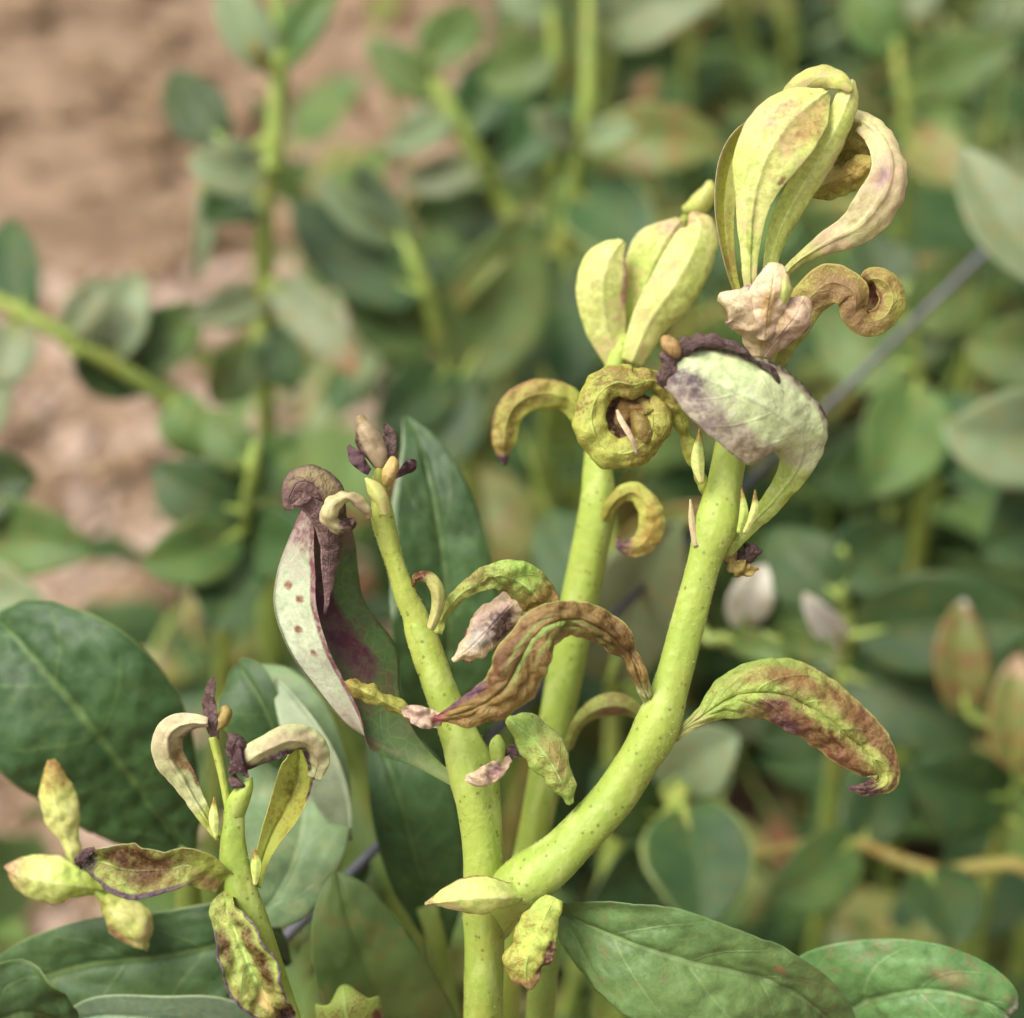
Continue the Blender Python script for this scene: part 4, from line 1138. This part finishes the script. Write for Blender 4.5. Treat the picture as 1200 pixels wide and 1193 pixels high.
# ------------------------------------------------------------------ second lime stem behind
rp = root_at('rear_shoot', Vector(W(600, 1100, FOCUS + 4.5) * np.array([.8, 1, 0]) + np.array([.1, .35, -.1])),
             'lime shoot just behind the branch, topped by a pair of closed pale buds', 'shoot')
stem(rp, [(600, 1100, 4.2, 22), (620, 1010, 3.6, 22), (638, 920, 3.2, 22.5), (655, 830, 2.9, 23.5), (672, 740, 2.7, 25), (690, 650, 2.6, 24), (701, 585, 2.5, 23), (700, 535, 2.5, 18), (710, 480, 2.4, 15), (722, 425, 2.3, 13), (735, 395, 2.3, 9)],
     'stem', to_ground=True, n=110)
leaf(rp, [(728, 432, 2.3), (712, 385, 2.2), (706, 340, 2.1), (714, 304, 2.1), (730, 282, 2.2)], [(15, 15), (27, 26), (34, 32), (30, 26), (6, 6)], 'tip', 'tip', name='bud_leaf', aL=-8, aR=-8, cL=-35, cR=-18, n=60, nu=12, ridge=-.7, blister=.25, ruff=.06, rfreq=4,
     paint=[('e', 1, .4, 1.1, .4, '#c9958c', .7), ('g', .6, -.2, .3, .6, '#d3b894', .4)])
leaf(rp, [(735, 428, 2.5), (746, 380, 2.5), (758, 330, 2.4), (776, 288, 2.3), (798, 258, 2.4)], [(12, 12), (24, 24), (34, 32), (36, 32), (8, 8)], 'tip', 'tip', name='bud_leaf', aL=-8, aR=-8, cL=-25, cR=-30, n=60, nu=12, ridge=-.7, blister=.25, ruff=.06, rfreq=4,
     paint=[('t', .5, .4, '#dcb89a', .6), ('e', 0, .1, 1.1, .06, '#e0dfae', .9)])
leaf(rp, [(740, 425, 2.1), (762, 375, 2.0), (790, 335, 1.9), (812, 295, 1.95), (820, 265, 2.1), (812, 248, 2.2)], [(14, 14), (24, 26), (32, 33), (32, 31), (24, 24), (6, 6)], 'tip', 'tip', name='bud_leaf', aL=-8, aR=-8, cL=-15, cR=-40, n=60, nu=12, blister=.25, ruff=.06, rfreq=4,
     ridge=-.7, paint=[('t', .7, .3, '#d0a088', .6)])
leaf(rp, [(690, 520, 2.3), (684, 492, 2.2), (664, 467, 2.1), (628, 462, 2.0), (600, 480, 1.95), (590, 515, 2.0), (592, 546, 2.1)], [(10, 10), (13, 13), (17, 18), (19, 20), (18, 18), (17, 16), (4, 4)], 'mott', 'mott', aL=-38, aR=-12, cL=10, cR=-15, ruff=.1, rfreq=6, blister=.5, n=80, nu=12,
     paint=[('b', .5, .3, '#b9c65a', 1), ('e', -1, .1, 1, .6, '#bcc458', .8), ('e', 1, .3, 1, .3, '#a07a4c', .7), ('t', .9, .06, '#6a4a6a', 1)])
leaf(rp, [(706, 610, 2.3), (722, 586, 2.1), (742, 577, 2.0), (760, 594, 1.9), (764, 618, 1.9), (752, 638, 1.95), (732, 640, 2.0), (722, 628, 2.1)], [(7, 7), (10, 9), (14, 13), (16, 15), (17, 16), (15, 14), (11, 10), (3, 3)], 'mott', 'mott', aL=-14,
     aR=-40, cL=-15, cR=10, ruff=.1, rfreq=6, blister=.5, n=80, nu=12, paint=[('b', .3, .2, '#b3b650', 1), ('g', .6, 0, .4, 1, '#bfa04a', .6), ('t', .8, .12, '#5c3a4a', 1)])
leaf(rp, [(664, 880, 2.8), (678, 848, 2.5), (702, 830, 2.3), (730, 828, 2.3), (756, 842, 2.5)], [(6, 6), (9, 9), (15, 14), (16, 14), (4, 4)], 'mott_g', 'under', aL=-8, aR=-38, cL=-15, cR=5, ruff=.1, n=50, paint=[('g', .7, .5, .3, .6, '#8a5f4a', .8)])
lump(rp, [(800, 246, 2.6, 4), (818, 240, 2.6, 14), (830, 225, 2.6, 12), (832, 212, 2.6, 4)], 'tip', 'bud', bumps=.2)
lump(rp, [(735, 405, 2.4, 9), (760, 340, 2.6, 8), (795, 270, 2.7, 7), (815, 240, 2.6, 6)], 'stem', 'stalk', bumps=.05)

# ------------------------------------------------------------------ withered little shoot on the left
lp = root_at('withered_shoot', Vector(W(345, 1190, FOCUS + .4) * np.array([.9, 1, 0]) + np.array([.0, .3, -.1])),
             'small withered shoot at lower left with purple curled leaf tips', 'shoot')
stem(lp, [(945, 1180, .4, 26), (905, 1080, .2, 30), (860, 960, .0, 36), (815, 850, -.1, 46), (775, 760, -.15, 52), (752, 680, -.15, 50), (744, 600, -.15, 42), (745, 520, -.15, 36), (755, 455, -.15, 30), (765, 420, -.15, 12)],
     'stem', to_ground=True, n=90, Z=Z4, fuzz=2500)
stem(lp, [(735, 520, -.1, 12), (715, 400, -.1, 13), (697, 320, -.1, 14), (680, 255, -.1, 14)], 'stem_y', 'shoot_tip', n=30, Z=Z4)
leaf(lp, [(700, 580, -.15), (632, 478, -.1), (582, 388, -.1), (538, 315, -.15), (540, 245, -.2), (592, 212, -.25), (665, 207, -.25)], [(14, 14), (26, 26), (42, 38), (52, 46), (46, 44), (34, 30), (14, 14)], 'under', 'under', Z4,
     aL=-10, aR=-42, cL=-12, cR=15, n=80, nu=14, blister=.4, ridge=-1.5, paint=[('b', .3, .2, '#b5c258', 1), ('t', .4, .3, '#dccfa2', .7), ('e', 1, .3, 1, .4, '#80584a', .85), ('e', -1, .3, 1, .12, '#e0d8b0', .8), ('g', .55, .5, .12, .5, '#8a6a34', .8)])
leaf(lp, [(685, 265, -.1), (672, 200, -.15), (668, 140, -.15), (690, 68, -.1)], [(16, 16), (28, 26), (26, 22), (5, 5)], 'purple', 'purple', Z4, n=40, nu=7, ruff=.3, aL=-25, aR=10, blister=1.0)
lump(lp, [(690, 235, -.1, 8), (712, 205, -.1, 24), (722, 180, -.1, 22), (715, 155, -.1, 8)], 'mott_b', 'bud', Z=Z4, bumps=.3)
# right arching leaf: rises on its stalk, then folds over towards the stem
leaf(lp, [(822, 735, -.1), (838, 650, -.1), (872, 560, -.05), (918, 480, .0), (950, 400, .1), (958, 330, .15), (950, 280, .1)], [(16, 14), (22, 22), (36, 40), (58, 50), (64, 52), (50, 46), (20, 20)], 'tip_in', 'tip', Z4,
     aL=20, aR=25, cL=25, cR=40, n=70, ridge=.8, paint=[('b', .5, .25, '#b8c65e', 1), ('g', .72, -.2, .2, .6, '#7f7a2c', .7), ('e', 1, .6, 1.1, .3, '#5c3648', .9)])
leaf(lp, [(1000, 395, -.1), (1012, 330, -.2), (985, 278, -.35), (925, 268, -.5), (862, 292, -.55), (805, 322, -.5), (765, 350, -.4)], [(26, 24), (40, 44), (48, 48), (48, 50), (44, 46), (40, 42), (20, 22)], 'under', 'purple', Z4,
     aL=-45, aR=-10, cL=15, cR=-18, n=80, nu=14, blister=.5, ruff=.1, rfreq=8, paint=[('g', .5, .2, .6, .7, '#d2bd98', .7), ('e', -1, 0, 1.1, .6, '#5c4250', 1), ('t', .85, .1, '#5a3a4a', .9)])
leaf(lp, [(745, 420, -.35), (738, 360, -.45), (748, 300, -.48), (770, 252, -.42)], [(12, 14), (26, 30), (30, 30), (6, 6)], 'purple', 'purple', Z4, name='withered_tip', n=40, nu=8, ruff=.8, rfreq=9, aL=-20, aR=-20, cL=-50, cR=-50, blister=1.5,
     label='dark purple shrivelled leaf end')
leaf(lp, [(790, 390, -.5), (770, 350, -.52), (762, 310, -.52), (764, 285, -.5)], [(6, 6), (14, 14), (12, 14), (3, 3)], M_DRY, M_DRY, Z4, name='withered_tip', n=30, nu=6, ruff=1.0, rfreq=8, blister=1.5)
lump(lp, [(750, 500, -.15, 34), (768, 450, -.22, 34), (792, 412, -.25, 20), (806, 385, -.25, 2)], 'stem', 'leaf_base', Z=Z4, bumps=.15)
# horizontal browned leaf
leaf(lp, [(765, 735, -.05), (690, 700, -.35), (612, 668, -.5), (520, 680, -.55), (425, 682, -.55), (335, 660, -.5), (262, 645, -.45)], [(20, 20), (50, 46), (56, 58), (66, 68), (84, 84), (58, 54), (18, 18)], 'mott_g', 'under', Z4,
     aL=10, aR=14, cL=20, cR=25, n=90, nu=16, blister=.6, ruff=.1, rfreq=7, paint=[('g', .62, .1, .16, .8, '#6a3f26', .9), ('g', .75, .5, .2, .5, '#5a3a22', .8), ('e', -1, .15, 1.1, .26, '#5c3f5a', 1), ('b', .45, .15, '#a8b850', .8),
                                                                            ('g', .22, -.5, .12, .4, '#a8705a', .8), ('t', .88, .06, '#3c2830', 1)])
leaf(lp, [(300, 612, -.5), (272, 630, -.55), (256, 655, -.52), (258, 685, -.45)], [(6, 6), (16, 16), (16, 16), (4, 4)], 'purple', 'purple', Z4, name='withered_tip', n=30, nu=6, ruff=.8, rfreq=8, blister=1.5)
# lower folded leaf
leaf(lp, [(735, 745, -.2), (722, 800, -.4), (748, 865, -.52), (780, 950, -.6), (818, 1040, -.6), (868, 1110, -.5), (935, 1165, -.3)], [(10, 10), (40, 40), (62, 56), (84, 76), (86, 78), (54, 52), (8, 8)], 'mott_g', 'purple', Z4, aL=14, aR=18, cL=25, cR=20, n=80,
     nu=14, blister=1.2, ruff=.15, rfreq=8, ridge=1.2, paint=[('g', .45, -.45, .3, .32, '#5a2f20', 1), ('g', .35, .6, .16, .3, '#5e3426', .9), ('e', 0, .2, 1.1, .14, '#6a5066', 1), ('g', .75, .15, .08, .3, '#d8b878', 1), ('t', .82, .1, '#5a3038', 1)])
leaf(lp, [(690, 580, -.25), (682, 520, -.3), (684, 448, -.28)], [5, 16, 2], 'tip', 'tip', Z4, name='stipule', n=24, nu=5, aL=-25, aR=-25, paint=ST)
leaf(lp, [(815, 730, -.3), (818, 670, -.35), (815, 615, -.33)], [6, 18, 3], 'tip', 'tip', Z4, name='stipule', n=24, nu=5, aL=-25, aR=-25, paint=ST)

# three pale bud leaves beside it
tp = root_at('budding_shoot', Vector(W(330, 1250, FOCUS + 3.4) * np.array([.9, 1, 0]) + np.array([-.1, .3, -.1])),
             'shoot end with three pale yellow green bud leaves at the lower left edge', 'shoot')
stem(tp, [(470, 1200, 3.4, 18), (480, 1080, 3.0, 18), (470, 960, 2.6, 18), (400, 850, 2.3, 20), (330, 760, 2.1, 22), (290, 730, 2.0, 14)], 'stem', to_ground=True, n=60, Z=Z4)
leaf(tp, [(250, 700, 2.0), (222, 600, 1.9), (188, 500, 1.8), (168, 420, 1.8), (158, 330, 1.9)], [(14, 14), (36, 34), (68, 60), (66, 58), (14, 14)], 'tip', 'tip', Z4, name='bud_leaf', n=50, aL=-15, aR=-15, cL=-50, cR=-50, blister=.6, ridge=-.6,
     paint=[('t', .5, .4, '#c29a5c', .7), ('b', .3, .2, '#aebb50', .8)])
leaf(tp, [(330, 745, 2.0), (230, 728, 1.8), (140, 715, 1.75), (60, 695, 1.8), (10, 672, 1.9)], [(20, 20), (70, 60), (98, 84), (76, 60), (10, 10)], 'tip', 'tip', Z4, name='bud_leaf', n=50, aL=-12, aR=-15, cL=-50, cR=-40, blister=.6, ridge=-.6,
     paint=[('t', .55, .4, '#c89a80', .8), ('e', -1, .2, 1, .3, '#c8a08a', .7), ('b', .3, .2, '#aebb50', .8)])
leaf(tp, [(325, 770, 1.9), (375, 830, 1.8), (425, 890, 1.8), (470, 945, 1.95)], [(24, 22), (76, 70), (76, 66), (8, 8)], 'tip', 'tip', Z4, name='bud_leaf', n=50, aL=-15, aR=-15, cL=-45, cR=-50, blister=.6, ridge=-.6,
     paint=[('g', .5, .6, .4, .4, '#b98f6a', .7), ('b', .4, .3, '#aebb50', .8)])
